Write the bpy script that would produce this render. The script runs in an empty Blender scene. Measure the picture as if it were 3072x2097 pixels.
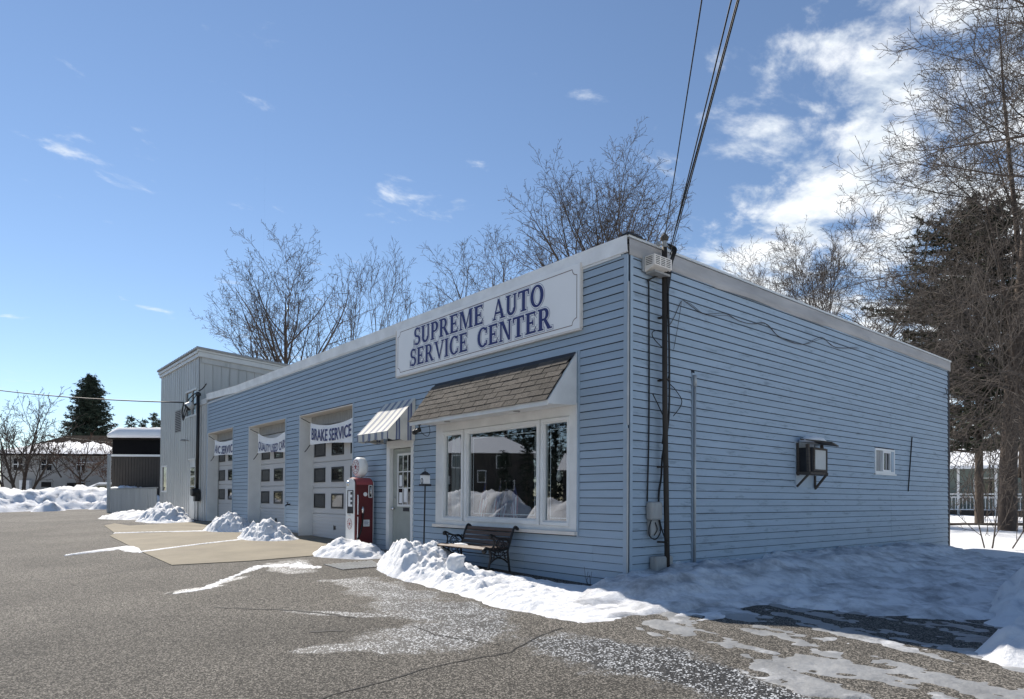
import bpy, bmesh, math, random
from mathutils import Vector, Matrix, noise as mnoise
import numpy as np

SC = bpy.context.scene
COL = SC.collection
RAD = math.radians
pi = math.pi

# ------------------------------------------------------------------ camera
CAM_P = (5.3619, -6.3185, 1.0919)
def cam_axes(yaw, pitch, roll):
    F0 = Vector((-math.cos(yaw), math.sin(yaw), 0)); R0 = Vector((math.sin(yaw), math.cos(yaw), 0)); U0 = Vector((0, 0, 1))
    F = F0*math.cos(pitch) + U0*math.sin(pitch); U = U0*math.cos(pitch) - F0*math.sin(pitch)
    c, s = math.cos(roll), math.sin(roll)
    return F, R0*c + U*s, U*c - R0*s
F_, R_, U_ = cam_axes(0.69626, 0.015174, 0.006198)
cd = bpy.data.cameras.new('camera'); cam = bpy.data.objects.new('camera', cd); COL.objects.link(cam)
cam.matrix_world = Matrix(((R_.x, U_.x, -F_.x, CAM_P[0]), (R_.y, U_.y, -F_.y, CAM_P[1]), (R_.z, U_.z, -F_.z, CAM_P[2]), (0, 0, 0, 1)))
cd.sensor_width = 36; cd.sensor_fit = 'HORIZONTAL'; cd.lens = 2011.632/3072*36; cd.shift_y = (1466.48-1048.5)/3072
cd.clip_start = 0.05; cd.clip_end = 2000
SC.camera = cam

# ------------------------------------------------------------------ world, sun, exposure
SUN_EL, SUN_D = 42.0, 3.2           # elevation; degrees the sun stands behind the front wall's plane
world = bpy.data.worlds.new('World'); SC.world = world; world.use_nodes = True
wt = world.node_tree; wn = wt.nodes; wl = wt.links
bg = wn['Background']; bg.inputs[1].default_value = 0.090
sky = wn.new('ShaderNodeTexSky'); sky.sky_type = 'NISHITA'; sky.sun_disc = False
sky.sun_elevation = RAD(SUN_EL); sky.sun_rotation = RAD(-(90-SUN_D)); sky.air_density = 0.92; sky.dust_density = 0.0; sky.ozone_density = 2.5; sky.altitude = 50
def wnode(t, **kw):
    n = wn.new(t)
    for k, v in kw.items(): setattr(n, k, v)
    return n
def wmath(op, a, b=None, clamp=False):
    n = wnode('ShaderNodeMath', operation=op, use_clamp=clamp)
    for i, x in enumerate((a, b)):
        if x is None: continue
        if isinstance(x, (int, float)): n.inputs[i].default_value = x
        else: wl.new(x, n.inputs[i])
    return n.outputs[0]
hs = wnode('ShaderNodeHueSaturation'); hs.inputs['Saturation'].default_value = 0.98; wl.new(sky.outputs[0], hs.inputs['Color'])
tc = wnode('ShaderNodeTexCoord'); sep = wnode('ShaderNodeSeparateXYZ'); wl.new(tc.outputs['Generated'], sep.inputs[0])
den = wmath('ADD', wmath('MAXIMUM', sep.outputs[2], 0.0), 0.10)
px = wmath('DIVIDE', sep.outputs[0], den); py = wmath('DIVIDE', sep.outputs[1], den)
cmb = wnode('ShaderNodeCombineXYZ'); wl.new(px, cmb.inputs[0]); wl.new(py, cmb.inputs[1])
CL = dict(s1=5.0, s2=.9, o1=(14.8,5.2,0), o2=(4.2,5,0), rot=0.6, st=(1,.7,1), dir=(-.20,.88,.36), b0=.89, b1=.992, kb=.235, k2=.385, t0=.80, t1=1.02)
# clouds: a broken bank low in the north-east (right of the frame), stray scraps elsewhere
def wdot(vec):
    n = wnode('ShaderNodeVectorMath', operation='DOT_PRODUCT'); wl.new(tc.outputs['Generated'], n.inputs[0]); n.inputs[1].default_value = vec; return n.outputs['Value']
def wrange(x, a, b, c, d):
    n = wnode('ShaderNodeMapRange', interpolation_type='SMOOTHSTEP'); wl.new(x, n.inputs[0])
    for i, v in enumerate((a, b, c, d)): n.inputs[1+i].default_value = v
    return n.outputs[0]
def wnoise(scale, detail, rough, dist, off, rot=0.0, st=(1,1,1)):
    m = wnode('ShaderNodeMapping'); m.inputs['Location'].default_value = off; m.inputs['Rotation'].default_value = (0,0,rot); m.inputs['Scale'].default_value = st; wl.new(cmb.outputs[0], m.inputs[0])
    n = wnode('ShaderNodeTexNoise'); n.inputs['Scale'].default_value = scale; n.inputs['Detail'].default_value = detail; n.inputs['Roughness'].default_value = rough; n.inputs['Distortion'].default_value = dist
    wl.new(m.outputs[0], n.inputs['Vector']); return n.outputs[0]
n1 = wnoise(CL['s1'], 10, .60, .25, CL['o1'], CL['rot'], CL['st']); n2 = wnoise(CL['s2'], 5, .5, .0, CL['o2'])
bank = wrange(wdot(Vector(CL['dir']).normalized()), CL['b0'], CL['b1'], 0.0, 1.0)
cov = wmath('ADD', wmath('MULTIPLY', bank, CL['kb']), wmath('MULTIPLY', n2, CL['k2']))
raw = wmath('ADD', n1, cov)
mask = wmath('MULTIPLY', wrange(raw, CL['t0'], CL['t1'], 0.0, 1.0), wrange(sep.outputs[2], .02, .12, .3, 1.0))
shade = wrange(wnoise(CL['s1']*1.7, 8, .6, .3, (3.1,1.7,0)), 0.35, 0.65, 0.0, 1.0)
ccol = wnode('ShaderNodeMixRGB'); ccol.inputs[1].default_value = (6.4, 7.0, 7.6, 1); ccol.inputs[2].default_value = (8.6, 8.8, 9.0, 1); wl.new(shade, ccol.inputs[0])
mixc = wnode('ShaderNodeMixRGB'); wl.new(mask, mixc.inputs[0]); wl.new(hs.outputs[0], mixc.inputs[1]); wl.new(ccol.outputs[0], mixc.inputs[2])
wl.new(mixc.outputs[0], bg.inputs[0])
sd = bpy.data.lights.new('sun', 'SUN'); sd.energy = 4.7; sd.angle = RAD(0.53); sd.color = (1.0, 0.93, 0.83)
sun = bpy.data.objects.new('sun', sd); COL.objects.link(sun)
to_sun = Vector((-math.cos(RAD(SUN_D))*math.cos(RAD(SUN_EL)), math.sin(RAD(SUN_D))*math.cos(RAD(SUN_EL)), math.sin(RAD(SUN_EL))))
sun.rotation_euler = to_sun.to_track_quat('Z', 'Y').to_euler(); sun.location = to_sun*60
SC.view_settings.view_transform = 'Standard'; SC.view_settings.look = 'None'; SC.view_settings.gamma = 1; SC.view_settings.use_curve_mapping = False
SC.view_settings.exposure = 0.55
SC.render.engine = 'CYCLES'
SC.cycles.max_bounces = 8; SC.cycles.transparent_max_bounces = 16; SC.cycles.use_denoising = True

# ------------------------------------------------------------------ helpers
def gz(x, y):
    gx = -0.018*min(max(x, -20.0), 15.0)
    return gx + 0.045*min(max(y, -12.0), 0.0)

class MB:
    """collects faces, builds one mesh object"""
    def __init__(s): s.v = []; s.f = []; s.m = []; s.mi = 0
    def add(s, vs, fs):
        b = len(s.v); s.v.extend([tuple(p) for p in vs]); s.f.extend([tuple(b+i for i in f) for f in fs]); s.m.extend([s.mi]*len(fs)); return s
    def box(s, x0, x1, y0, y1, z0, z1):
        vs = [(x0,y0,z0),(x1,y0,z0),(x1,y1,z0),(x0,y1,z0),(x0,y0,z1),(x1,y0,z1),(x1,y1,z1),(x0,y1,z1)]
        return s.add(vs, [(3,2,1,0),(4,5,6,7),(0,1,5,4),(1,2,6,5),(2,3,7,6),(3,0,4,7)])
    def obox(s, c, hx, hy, hz):
        """box from centre and three half-axis vectors"""
        c, hx, hy, hz = Vector(c), Vector(hx), Vector(hy), Vector(hz)
        vs = [c+sx*hx+sy*hy+sz*hz for sz in (-1,1) for sx, sy in ((-1,-1),(1,-1),(1,1),(-1,1))]
        return s.add(vs, [(3,2,1,0),(4,5,6,7),(0,1,5,4),(1,2,6,5),(2,3,7,6),(3,0,4,7)])
    def bar(s, a, b, w, h, up=(0,0,1)):
        a, b = Vector(a), Vector(b); d = (b-a); n = d.normalized(); up = Vector(up)
        if abs(n.dot(up)) > .98: up = Vector((0,1,0))
        sx = n.cross(up).normalized(); sz = sx.cross(n).normalized()
        return s.obox((a+b)/2, d/2, sx*w/2, sz*h/2)
    def tube(s, pts, r, n=8, caps=True):
        pts = [Vector(p) for p in pts]; k = len(pts)
        rs = r if isinstance(r, (list, tuple)) else [r]*k
        base = len(s.v); prev = None
        for i, p in enumerate(pts):
            t = (pts[min(i+1,k-1)]-pts[max(i-1,0)])
            t = t.normalized() if t.length > 1e-9 else Vector((0,0,1))
            if prev is None:
                a = t.orthogonal().normalized()
            else:
                a = prev - t*prev.dot(t); a = a.normalized() if a.length > 1e-6 else t.orthogonal().normalized()
            prev = a; b = t.cross(a)
            for j in range(n):
                q = 2*pi*j/n; c_, s_ = math.cos(q)*rs[i], math.sin(q)*rs[i]
                s.v.append((p.x+a.x*c_+b.x*s_, p.y+a.y*c_+b.y*s_, p.z+a.z*c_+b.z*s_))
        for i in range(k-1):
            o = base+i*n
            for j in range(n):
                j2 = (j+1) % n; s.f.append((o+j, o+j2, o+n+j2, o+n+j)); s.m.append(s.mi)
        if caps and n > 2:
            s.f.append(tuple(base+j for j in reversed(range(n)))); s.f.append(tuple(base+(k-1)*n+j for j in range(n))); s.m.extend([s.mi]*2)
        return s
    def prism(s, poly, f, d0, d1):
        """poly: 2D points; f(a,b,d)->3D; extruded from d0 to d1"""
        n = len(poly); vs = [f(a,b,d0) for a,b in poly] + [f(a,b,d1) for a,b in poly]
        return s.add(vs, [tuple(reversed(range(n))), tuple(range(n,2*n))] + [(i,(i+1)%n,n+(i+1)%n,n+i) for i in range(n)])
    def lathe(s, prof, c=(0,0,0), n=20, axis='z'):
        b = len(s.v); k = len(prof)
        for r, h in prof:
            for j in range(n):
                q = 2*pi*j/n
                p = (r*math.cos(q), r*math.sin(q), h) if axis == 'z' else ((r*math.cos(q), h, r*math.sin(q)) if axis == 'y' else (h, r*math.cos(q), r*math.sin(q)))
                s.v.append((c[0]+p[0], c[1]+p[1], c[2]+p[2]))
        for i in range(k-1):
            for j in range(n):
                j2 = (j+1)%n; s.f.append((b+i*n+j, b+i*n+j2, b+(i+1)*n+j2, b+(i+1)*n+j)); s.m.append(s.mi)
        s.f.append(tuple(b+j for j in reversed(range(n)))); s.f.append(tuple(b+(k-1)*n+j for j in range(n))); s.m.extend([s.mi]*2)
        return s
    def mesh(s, name, mats, smooth=False, fix=True):
        me = bpy.data.meshes.new(name); me.from_pydata(s.v, [], s.f)
        for m in (mats if isinstance(mats, (list, tuple)) else [mats]): me.materials.append(m)
        if any(s.m): me.polygons.foreach_set('material_index', s.m)
        if smooth: me.polygons.foreach_set('use_smooth', [True]*len(s.f))
        if fix:
            bm = bmesh.new(); bm.from_mesh(me); bmesh.ops.recalc_face_normals(bm, faces=bm.faces); bm.to_mesh(me); bm.free()
        me.update(); return me
    def build(s, name, mats, parent=None, smooth=False, bevel=0, fix=True):
        return link(name, s.mesh(name, mats, smooth, fix), parent, bevel)

def link(name, me, parent=None, bevel=0):
    o = bpy.data.objects.new(name, me); COL.objects.link(o)
    if parent is not None:
        o.parent = parent
        o.matrix_parent_inverse = Matrix.Translation(-parent_loc(parent))
    if bevel:
        m = o.modifiers.new('bevel', 'BEVEL'); m.width = bevel; m.segments = 2; m.limit_method = 'ANGLE'; m.angle_limit = RAD(40)
    return o
def parent_loc(p):
    v = Vector((0,0,0))
    while p is not None: v = v + Vector(p.location); p = None if p.parent is None else None
    return v
def thing(name, label, cat, loc=(0,0,0), group=None):
    o = bpy.data.objects.new(name, None); COL.objects.link(o); o.location = loc; o.empty_display_size = .2
    o['label'] = label; o['category'] = cat
    if group: o['group'] = group
    return o
def tag(o, label, cat, group=None, kind=None):
    o['label'] = label; o['category'] = cat
    if group: o['group'] = group
    if kind: o['kind'] = kind
    return o
def structure(o, label=None, cat=None):
    o['kind'] = 'structure'
    if label: o['label'] = label; o['category'] = cat
    return o

# ------------------------------------------------------------------ materials
MATS = {}
def nt(name):
    m = bpy.data.materials.new(name); m.use_nodes = True; t = m.node_tree
    return m, t, t.nodes['Principled BSDF']
def L(t, a, b): t.links.new(a, b)
def N(t, ty, **kw):
    n = t.nodes.new(ty)
    for k, v in kw.items():
        if k in n.inputs: n.inputs[k].default_value = v
        else: setattr(n, k, v)
    return n
def pmat(name, col, rough=.6, var=.18, scale=6.0, metal=0.0, bump=0.0, bscale=40.0, stretch=(1,1,1), spec=.4, rnd=0.0, col2=None, thr=None):
    """base colour broken up by noise in world space, optional second colour in patches, fine bump"""
    if name in MATS: return MATS[name]
    m, t, b = nt(name)
    b.inputs['Roughness'].default_value = rough; b.inputs['Metallic'].default_value = metal; b.inputs['Specular IOR Level'].default_value = spec
    g = N(t, 'ShaderNodeNewGeometry'); mp = N(t, 'ShaderNodeMapping'); mp.inputs['Scale'].default_value = stretch; L(t, g.outputs['Position'], mp.inputs[0])
    n = N(t, 'ShaderNodeTexNoise', Scale=scale, Detail=5.0, Roughness=.6); L(t, mp.outputs[0], n.inputs['Vector'])
    mr = N(t, 'ShaderNodeMapRange'); L(t, n.outputs[0], mr.inputs[0]); mr.inputs[1].default_value = .25; mr.inputs[2].default_value = .75
    mr.inputs[3].default_value = 1-var; mr.inputs[4].default_value = 1+var
    hv = N(t, 'ShaderNodeHueSaturation'); hv.inputs['Color'].default_value = (*col, 1); L(t, mr.outputs[0], hv.inputs['Value'])
    out = hv.outputs[0]
    if rnd:
        oi = N(t, 'ShaderNodeObjectInfo'); r2 = N(t, 'ShaderNodeMapRange'); L(t, oi.outputs['Random'], r2.inputs[0]); r2.inputs[3].default_value = 1-rnd; r2.inputs[4].default_value = 1+rnd
        h2 = N(t, 'ShaderNodeHueSaturation'); L(t, out, h2.inputs['Color']); L(t, r2.outputs[0], h2.inputs['Value']); out = h2.outputs[0]
    if col2 is not None:
        n3 = N(t, 'ShaderNodeTexNoise', Scale=scale*.6, Detail=7.0, Roughness=.7); L(t, mp.outputs[0], n3.inputs['Vector'])
        m3 = N(t, 'ShaderNodeMapRange'); L(t, n3.outputs[0], m3.inputs[0]); m3.inputs[1].default_value = thr; m3.inputs[2].default_value = thr+.12
        mx = N(t, 'ShaderNodeMixRGB'); L(t, m3.outputs[0], mx.inputs[0]); L(t, out, mx.inputs[1]); mx.inputs[2].default_value = (*col2, 1); out = mx.outputs[0]
    L(t, out, b.inputs['Base Color'])
    if bump:
        n2 = N(t, 'ShaderNodeTexNoise', Scale=bscale, Detail=4.0); L(t, mp.outputs[0], n2.inputs['Vector'])
        bp = N(t, 'ShaderNodeBump', Strength=bump, Distance=.02); L(t, n2.outputs[0], bp.inputs['Height']); L(t, bp.outputs[0], b.inputs['Normal'])
    MATS[name] = m; return m

def siding_material():
    m, t, b = nt('blue_siding'); b.inputs['Roughness'].default_value = .55; b.inputs['Specular IOR Level'].default_value = .35
    g = N(t, 'ShaderNodeNewGeometry'); oi = N(t, 'ShaderNodeObjectInfo')
    sp = N(t, 'ShaderNodeSeparateXYZ'); L(t, g.outputs['Position'], sp.inputs[0])
    mp = N(t, 'ShaderNodeMapping'); mp.inputs['Scale'].default_value = (1, 1, 6); L(t, g.outputs['Position'], mp.inputs[0])
    n = N(t, 'ShaderNodeTexNoise', Scale=1.4, Detail=6.0, Roughness=.65); L(t, mp.outputs[0], n.inputs['Vector'])
    r = N(t, 'ShaderNodeMapRange'); L(t, n.outputs[0], r.inputs[0]); r.inputs[1].default_value=.3; r.inputs[2].default_value=.7; r.inputs[3].default_value = .93; r.inputs[4].default_value = 1.06
    r2 = N(t, 'ShaderNodeMapRange'); L(t, oi.outputs['Random'], r2.inputs[0]); r2.inputs[3].default_value = .955; r2.inputs[4].default_value = 1.04
    mu = N(t, 'ShaderNodeMath', operation='MULTIPLY'); L(t, r.outputs[0], mu.inputs[0]); L(t, r2.outputs[0], mu.inputs[1])
    hv = N(t, 'ShaderNodeHueSaturation'); hv.inputs['Color'].default_value = SIDING; L(t, mu.outputs[0], hv.inputs['Value'])
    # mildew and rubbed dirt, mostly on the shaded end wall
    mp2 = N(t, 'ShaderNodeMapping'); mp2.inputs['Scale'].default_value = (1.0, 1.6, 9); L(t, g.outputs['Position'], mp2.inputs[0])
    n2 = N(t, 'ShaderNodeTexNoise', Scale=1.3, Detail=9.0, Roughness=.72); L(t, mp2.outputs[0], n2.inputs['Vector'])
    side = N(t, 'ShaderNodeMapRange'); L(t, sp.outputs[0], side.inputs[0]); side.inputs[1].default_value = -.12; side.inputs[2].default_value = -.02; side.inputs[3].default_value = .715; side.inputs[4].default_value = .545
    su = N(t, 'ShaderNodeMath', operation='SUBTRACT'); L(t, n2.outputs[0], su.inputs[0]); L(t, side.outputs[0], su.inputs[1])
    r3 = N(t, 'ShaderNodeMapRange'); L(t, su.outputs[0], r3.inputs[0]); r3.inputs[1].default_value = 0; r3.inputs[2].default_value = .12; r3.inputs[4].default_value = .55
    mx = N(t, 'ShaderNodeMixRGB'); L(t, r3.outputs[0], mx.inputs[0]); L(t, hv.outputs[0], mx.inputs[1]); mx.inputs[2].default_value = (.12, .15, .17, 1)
    L(t, mx.outputs[0], b.inputs['Base Color'])
    mp3 = N(t, 'ShaderNodeMapping'); mp3.inputs['Scale'].default_value = (2, 2, 60); L(t, g.outputs['Position'], mp3.inputs[0])
    n3 = N(t, 'ShaderNodeTexNoise', Scale=6.0, Detail=3.0); L(t, mp3.outputs[0], n3.inputs['Vector'])
    bp = N(t, 'ShaderNodeBump', Strength=.12, Distance=.004); L(t, n3.outputs[0], bp.inputs['Height']); L(t, bp.outputs[0], b.inputs['Normal'])
    return m
SIDING = (.335, .415, .495, 1)

def snow_material(name='snow', dirt=0.0):
    m, t, b = nt(name); b.inputs['Roughness'].default_value = .75; b.inputs['Specular IOR Level'].default_value = .3
    g = N(t, 'ShaderNodeNewGeometry')
    n = N(t, 'ShaderNodeTexNoise', Scale=2.2, Detail=8.0, Roughness=.7); L(t, g.outputs['Position'], n.inputs['Vector'])
    mr = N(t, 'ShaderNodeMapRange'); L(t, n.outputs[0], mr.inputs[0]); mr.inputs[1].default_value = .62-dirt*.12; mr.inputs[2].default_value = .82-dirt*.1
    mx = N(t, 'ShaderNodeMixRGB'); L(t, mr.outputs[0], mx.inputs[0]); mx.inputs[1].default_value = (.84, .85, .87, 1); mx.inputs[2].default_value = (.55, .55, .54, 1) if dirt < .5 else ((.42, .405, .39, 1) if dirt < 1.5 else (.34, .345, .36, 1))
    L(t, mx.outputs[0], b.inputs['Base Color'])
    b.inputs['Subsurface Weight'].default_value = .0
    n2 = N(t, 'ShaderNodeTexNoise', Scale=20.0, Detail=9.0, Roughness=.78); L(t, g.outputs['Position'], n2.inputs['Vector'])
    bp = N(t, 'ShaderNodeBump', Strength=.8, Distance=.03); L(t, n2.outputs[0], bp.inputs['Height']); L(t, bp.outputs[0], b.inputs['Normal'])
    return m

def asphalt_material():
    m, t, b = nt('asphalt')
    g = N(t, 'ShaderNodeNewGeometry')
    big = N(t, 'ShaderNodeTexNoise', Scale=.35, Detail=6.0, Roughness=.6); L(t, g.outputs['Position'], big.inputs['Vector'])
    v = N(t, 'ShaderNodeTexVoronoi', Scale=105.0); L(t, g.outputs['Position'], v.inputs['Vector'])
    sx = N(t, 'ShaderNodeSeparateXYZ'); L(t, v.outputs['Color'], sx.inputs[0])
    cr = N(t, 'ShaderNodeValToRGB'); e = cr.color_ramp.elements
    e[0].position = 0; e[0].color = (.016, .015, .013, 1); e[1].position = 1; e[1].color = (.30, .275, .24, 1)
    k = cr.color_ramp.elements.new(.55); k.color = (.060, .055, .047, 1)
    L(t, sx.outputs[0], cr.inputs[0])
    mr = N(t, 'ShaderNodeMapRange'); L(t, big.outputs[0], mr.inputs[0]); mr.inputs[1].default_value=.3; mr.inputs[2].default_value=.7; mr.inputs[3].default_value=.66; mr.inputs[4].default_value=1.30
    hv = N(t, 'ShaderNodeHueSaturation'); L(t, cr.outputs[0], hv.inputs['Color']); L(t, mr.outputs[0], hv.inputs['Value'])
    # melt water: blobs with noisy outlines, in ground coordinates
    dn = N(t, 'ShaderNodeTexNoise', Scale=1.7, Detail=6.0, Roughness=.65); L(t, g.outputs['Position'], dn.inputs['Vector'])
    wet = None
    for (cx, cy, rx, ry, ang) in WET:
        mp = N(t, 'ShaderNodeMapping', vector_type='TEXTURE'); mp.inputs['Location'].default_value = (cx, cy, 0); mp.inputs['Rotation'].default_value = (0, 0, RAD(ang)); mp.inputs['Scale'].default_value = (rx, ry, 1)
        fl = N(t, 'ShaderNodeVectorMath', operation='MULTIPLY'); L(t, g.outputs['Position'], fl.inputs[0]); fl.inputs[1].default_value = (1, 1, 0)
        L(t, fl.outputs[0], mp.inputs[0])
        ln = N(t, 'ShaderNodeVectorMath', operation='LENGTH'); L(t, mp.outputs[0], ln.inputs[0])
        sb = N(t, 'ShaderNodeMath', operation='SUBTRACT'); sb.inputs[0].default_value = 1.0; L(t, ln.outputs['Value'], sb.inputs[1])
        if wet is None: wet = sb.outputs[0]
        else:
            mxm = N(t, 'ShaderNodeMath', operation='MAXIMUM'); L(t, wet, mxm.inputs[0]); L(t, sb.outputs[0], mxm.inputs[1]); wet = mxm.outputs[0]
    dsub = N(t, 'ShaderNodeMath', operation='MULTIPLY_ADD'); L(t, dn.outputs[0], dsub.inputs[0]); dsub.inputs[1].default_value = 2.6; dsub.inputs[2].default_value = -1.3
    ws = N(t, 'ShaderNodeMath', operation='ADD'); L(t, wet, ws.inputs[0]); L(t, dsub.outputs[0], ws.inputs[1])
    wr = N(t, 'ShaderNodeMapRange'); L(t, ws.outputs[0], wr.inputs[0]); wr.inputs[1].default_value = 0.0; wr.inputs[2].default_value = .35
    mx = N(t, 'ShaderNodeMixRGB', blend_type='MULTIPLY'); L(t, wr.outputs[0], mx.inputs[0]); L(t, hv.outputs[0], mx.inputs[1]); mx.inputs[2].default_value = (.40, .42, .46, 1)
    # ice grains in the melt water, their wet sparkle painted in as white
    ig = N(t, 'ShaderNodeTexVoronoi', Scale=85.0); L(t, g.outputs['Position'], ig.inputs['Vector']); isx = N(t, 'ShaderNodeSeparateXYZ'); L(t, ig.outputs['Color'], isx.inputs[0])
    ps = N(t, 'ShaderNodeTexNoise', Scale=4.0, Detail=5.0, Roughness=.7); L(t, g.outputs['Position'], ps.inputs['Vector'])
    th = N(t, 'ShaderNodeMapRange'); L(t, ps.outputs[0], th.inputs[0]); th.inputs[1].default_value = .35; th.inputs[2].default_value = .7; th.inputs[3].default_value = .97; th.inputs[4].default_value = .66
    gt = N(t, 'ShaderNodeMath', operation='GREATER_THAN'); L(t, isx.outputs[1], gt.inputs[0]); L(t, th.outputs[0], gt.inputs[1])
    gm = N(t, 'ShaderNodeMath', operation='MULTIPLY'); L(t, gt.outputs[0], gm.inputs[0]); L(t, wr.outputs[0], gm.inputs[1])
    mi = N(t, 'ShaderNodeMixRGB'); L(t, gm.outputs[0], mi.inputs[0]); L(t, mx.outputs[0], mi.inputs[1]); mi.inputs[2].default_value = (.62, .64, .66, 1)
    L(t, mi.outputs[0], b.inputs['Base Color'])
    rr = N(t, 'ShaderNodeMapRange'); L(t, wr.outputs[0], rr.inputs[0]); rr.inputs[3].default_value = .9; rr.inputs[4].default_value = .42
    L(t, rr.outputs[0], b.inputs['Roughness']); b.inputs['Specular IOR Level'].default_value = .35
    bn = N(t, 'ShaderNodeTexNoise', Scale=150.0, Detail=4.0, Roughness=.7); L(t, g.outputs['Position'], bn.inputs['Vector'])
    bp = N(t, 'ShaderNodeBump', Strength=.7, Distance=.008); L(t, bn.outputs[0], bp.inputs['Height'])
    L(t, bp.outputs[0], b.inputs['Normal'])
    return m
WET = [(-5.2,-2.15,1.0,.36,-14), (-4.35,-3.35,.5,.12,-50), (-3.95,-3.85,.12,.5,10), (-2.2,-2.15,1.5,.42,-4), (-.6,-2.35,1.1,.6,0), (.25,-2.9,.55,.75,20), (.15,-3.6,.16,.6,-20), (-1.2,-3.2,.75,.13,35), (1.7,-2.35,.9,.55,10), (2.6,-2.3,.7,.4,0)]

def glass_material():
    m, t, b = nt('window_glass'); t.nodes.remove(b); out = t.nodes['Material Output']
    gl = N(t, 'ShaderNodeBsdfGlossy', Roughness=.015); gl.inputs['Color'].default_value = (.92, .95, 1, 1)
    tr = N(t, 'ShaderNodeBsdfTransparent'); tr.inputs['Color'].default_value = (.84, .87, .87, 1)
    fr = N(t, 'ShaderNodeFresnel', IOR=1.5); ad = N(t, 'ShaderNodeMath', operation='MULTIPLY_ADD'); L(t, fr.outputs[0], ad.inputs[0]); ad.inputs[1].default_value = 2.0; ad.inputs[2].default_value = .12
    gb = N(t, 'ShaderNodeNewGeometry'); iv = N(t, 'ShaderNodeMath', operation='SUBTRACT'); iv.inputs[0].default_value = 1.0; L(t, gb.outputs['Backfacing'], iv.inputs[1]); fm = N(t, 'ShaderNodeMath', operation='MULTIPLY'); L(t, ad.outputs[0], fm.inputs[0]); L(t, iv.outputs[0], fm.inputs[1])
    mx = N(t, 'ShaderNodeMixShader'); L(t, fm.outputs[0], mx.inputs[0]); L(t, tr.outputs[0], mx.inputs[1]); L(t, gl.outputs[0], mx.inputs[2]); L(t, mx.outputs[0], out.inputs[0])
    return m

M_siding = siding_material()
M_snow = snow_material(); M_dsnow = snow_material('ploughed_snow', 1.0)
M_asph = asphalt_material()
M_packed = snow_material('packed_snow', 1.6)
M_glass = glass_material()
M_white = pmat('white_paint', (.74,.74,.725), .5, .08, 3)
M_trim = pmat('trim_paint', (.70,.695,.675), .5, .10, 4)
M_bluetrim = pmat('blue_trim', (.34,.42,.50), .5, .08, 4)
M_coping = pmat('coping_metal', (.78,.79,.79), .40, .16, 2.5, metal=.0, bump=.5, bscale=3.0)
M_fascia = pmat('fascia_metal', (.36,.35,.345), .55, .22, 1.5, bump=.25, bscale=3, stretch=(1,.6,3), col2=(.27,.27,.27), thr=.60)
M_black = pmat('black_paint', (.018,.018,.018), .45, .2, 8)
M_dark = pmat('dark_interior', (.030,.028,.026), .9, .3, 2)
M_door = pmat('garage_door_paint', (.56,.56,.56), .5, .07, 2, bump=.1, bscale=60, stretch=(.1,1,1))
M_pane = pmat('dark_pane', (.035,.036,.037), .08, .3, 2, spec=.5)
M_pane2 = pmat('clear_pane', (.02,.02,.021), .03, .1, 2, spec=.8)
M_conc = pmat('concrete', (.225,.195,.142), .88, .18, 1.4, bump=.35, bscale=60, col2=(.19,.16,.115), thr=.62)
M_block = pmat('old_concrete', (.30,.29,.27), .9, .3, 5, bump=.5, bscale=25)
M_navy = pmat('navy_lettering', (.026,.034,.150), .5, .05, 3)
M_signw = pmat('sign_white', (.86,.855,.84), .45, .04, 1.2)
M_lgrey = pmat('letter_outline_grey', (.34,.36,.46), .5, .05, 3)
M_gold = pmat('sign_border', (.20,.14,.11), .5, .1, 8)
M_signedge = pmat('sign_edge', (.70,.65,.59), .6, .1, 4)
M_cloth = pmat('banner_vinyl', (.84,.845,.85), .5, .05, 4)
M_shingle = pmat('shingle', (.088,.078,.068), .95, .22, 14, bump=.8, bscale=160, rnd=.28)
M_shdark = pmat('dark_grey_trim', (.035,.035,.04), .7, .2, 4)
M_metal = pmat('pale_metal_siding', (.45,.455,.445), .45, .12, 1.2, metal=.15, stretch=(3,3,.4), col2=(.30,.305,.30), thr=.58)
M_metalw = pmat('pale_metal_trim', (.60,.61,.60), .45, .08, 2, metal=.1)
M_red = pmat('pump_red', (.105,.012,.014), .35, .15, 5, spec=.5)
M_pumpw = pmat('pump_white', (.80,.81,.80), .35, .06, 6)
M_redl = pmat('emblem_red', (.33,.07,.08), .45, .1, 8)
M_chrome = pmat('chrome', (.70,.70,.70), .25, .1, 10, metal=.9)
M_iron = pmat('cast_iron', (.014,.013,.013), .5, .3, 20, bump=.2, bscale=60)
M_slat = pmat('bench_wood', (.10,.062,.045), .6, .3, 10, stretch=(1,14,14), bump=.25, bscale=20)
M_bark = pmat('bark', (.085,.065,.052), .95, .3, 6, stretch=(4,4,1), bump=.8, bscale=14)
M_twig = pmat('twig', (.085,.068,.057), .9, .25, 3)
M_twigo = pmat('oak_twig', (.075,.062,.053), .9, .3, 3)
M_twigr = pmat('reddish_twig', (.12,.07,.05), .9, .3, 3)
M_needle = pmat('pine_needles', (.048,.060,.034), .8, .45, 1.2)
M_needle2 = pmat('spruce_needles', (.022,.036,.024), .8, .45, 1.0)
M_pipe = pmat('peeling_pipe', (.035,.028,.022), .7, .3, 8, col2=(.36,.33,.29), thr=.63, stretch=(1,1,.35))
M_grey = pmat('weathered_grey', (.33,.33,.32), .7, .2, 6, stretch=(3,3,.7), bump=.1, bscale=30)
M_cable = pmat('cable', (.012,.012,.013), .6, .2, 5)
M_wood = pmat('weathered_board', (.085,.072,.062), .9, .35, 8, stretch=(1,1,6))
M_blinds = pmat('blinds', (.50,.51,.50), .6, .1, 5)
M_rust = pmat('galvanised', (.42,.43,.43), .5, .15, 5, metal=.4)
M_doorg = pmat('door_grey_green', (.34,.36,.33), .5, .1, 4)
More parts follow.
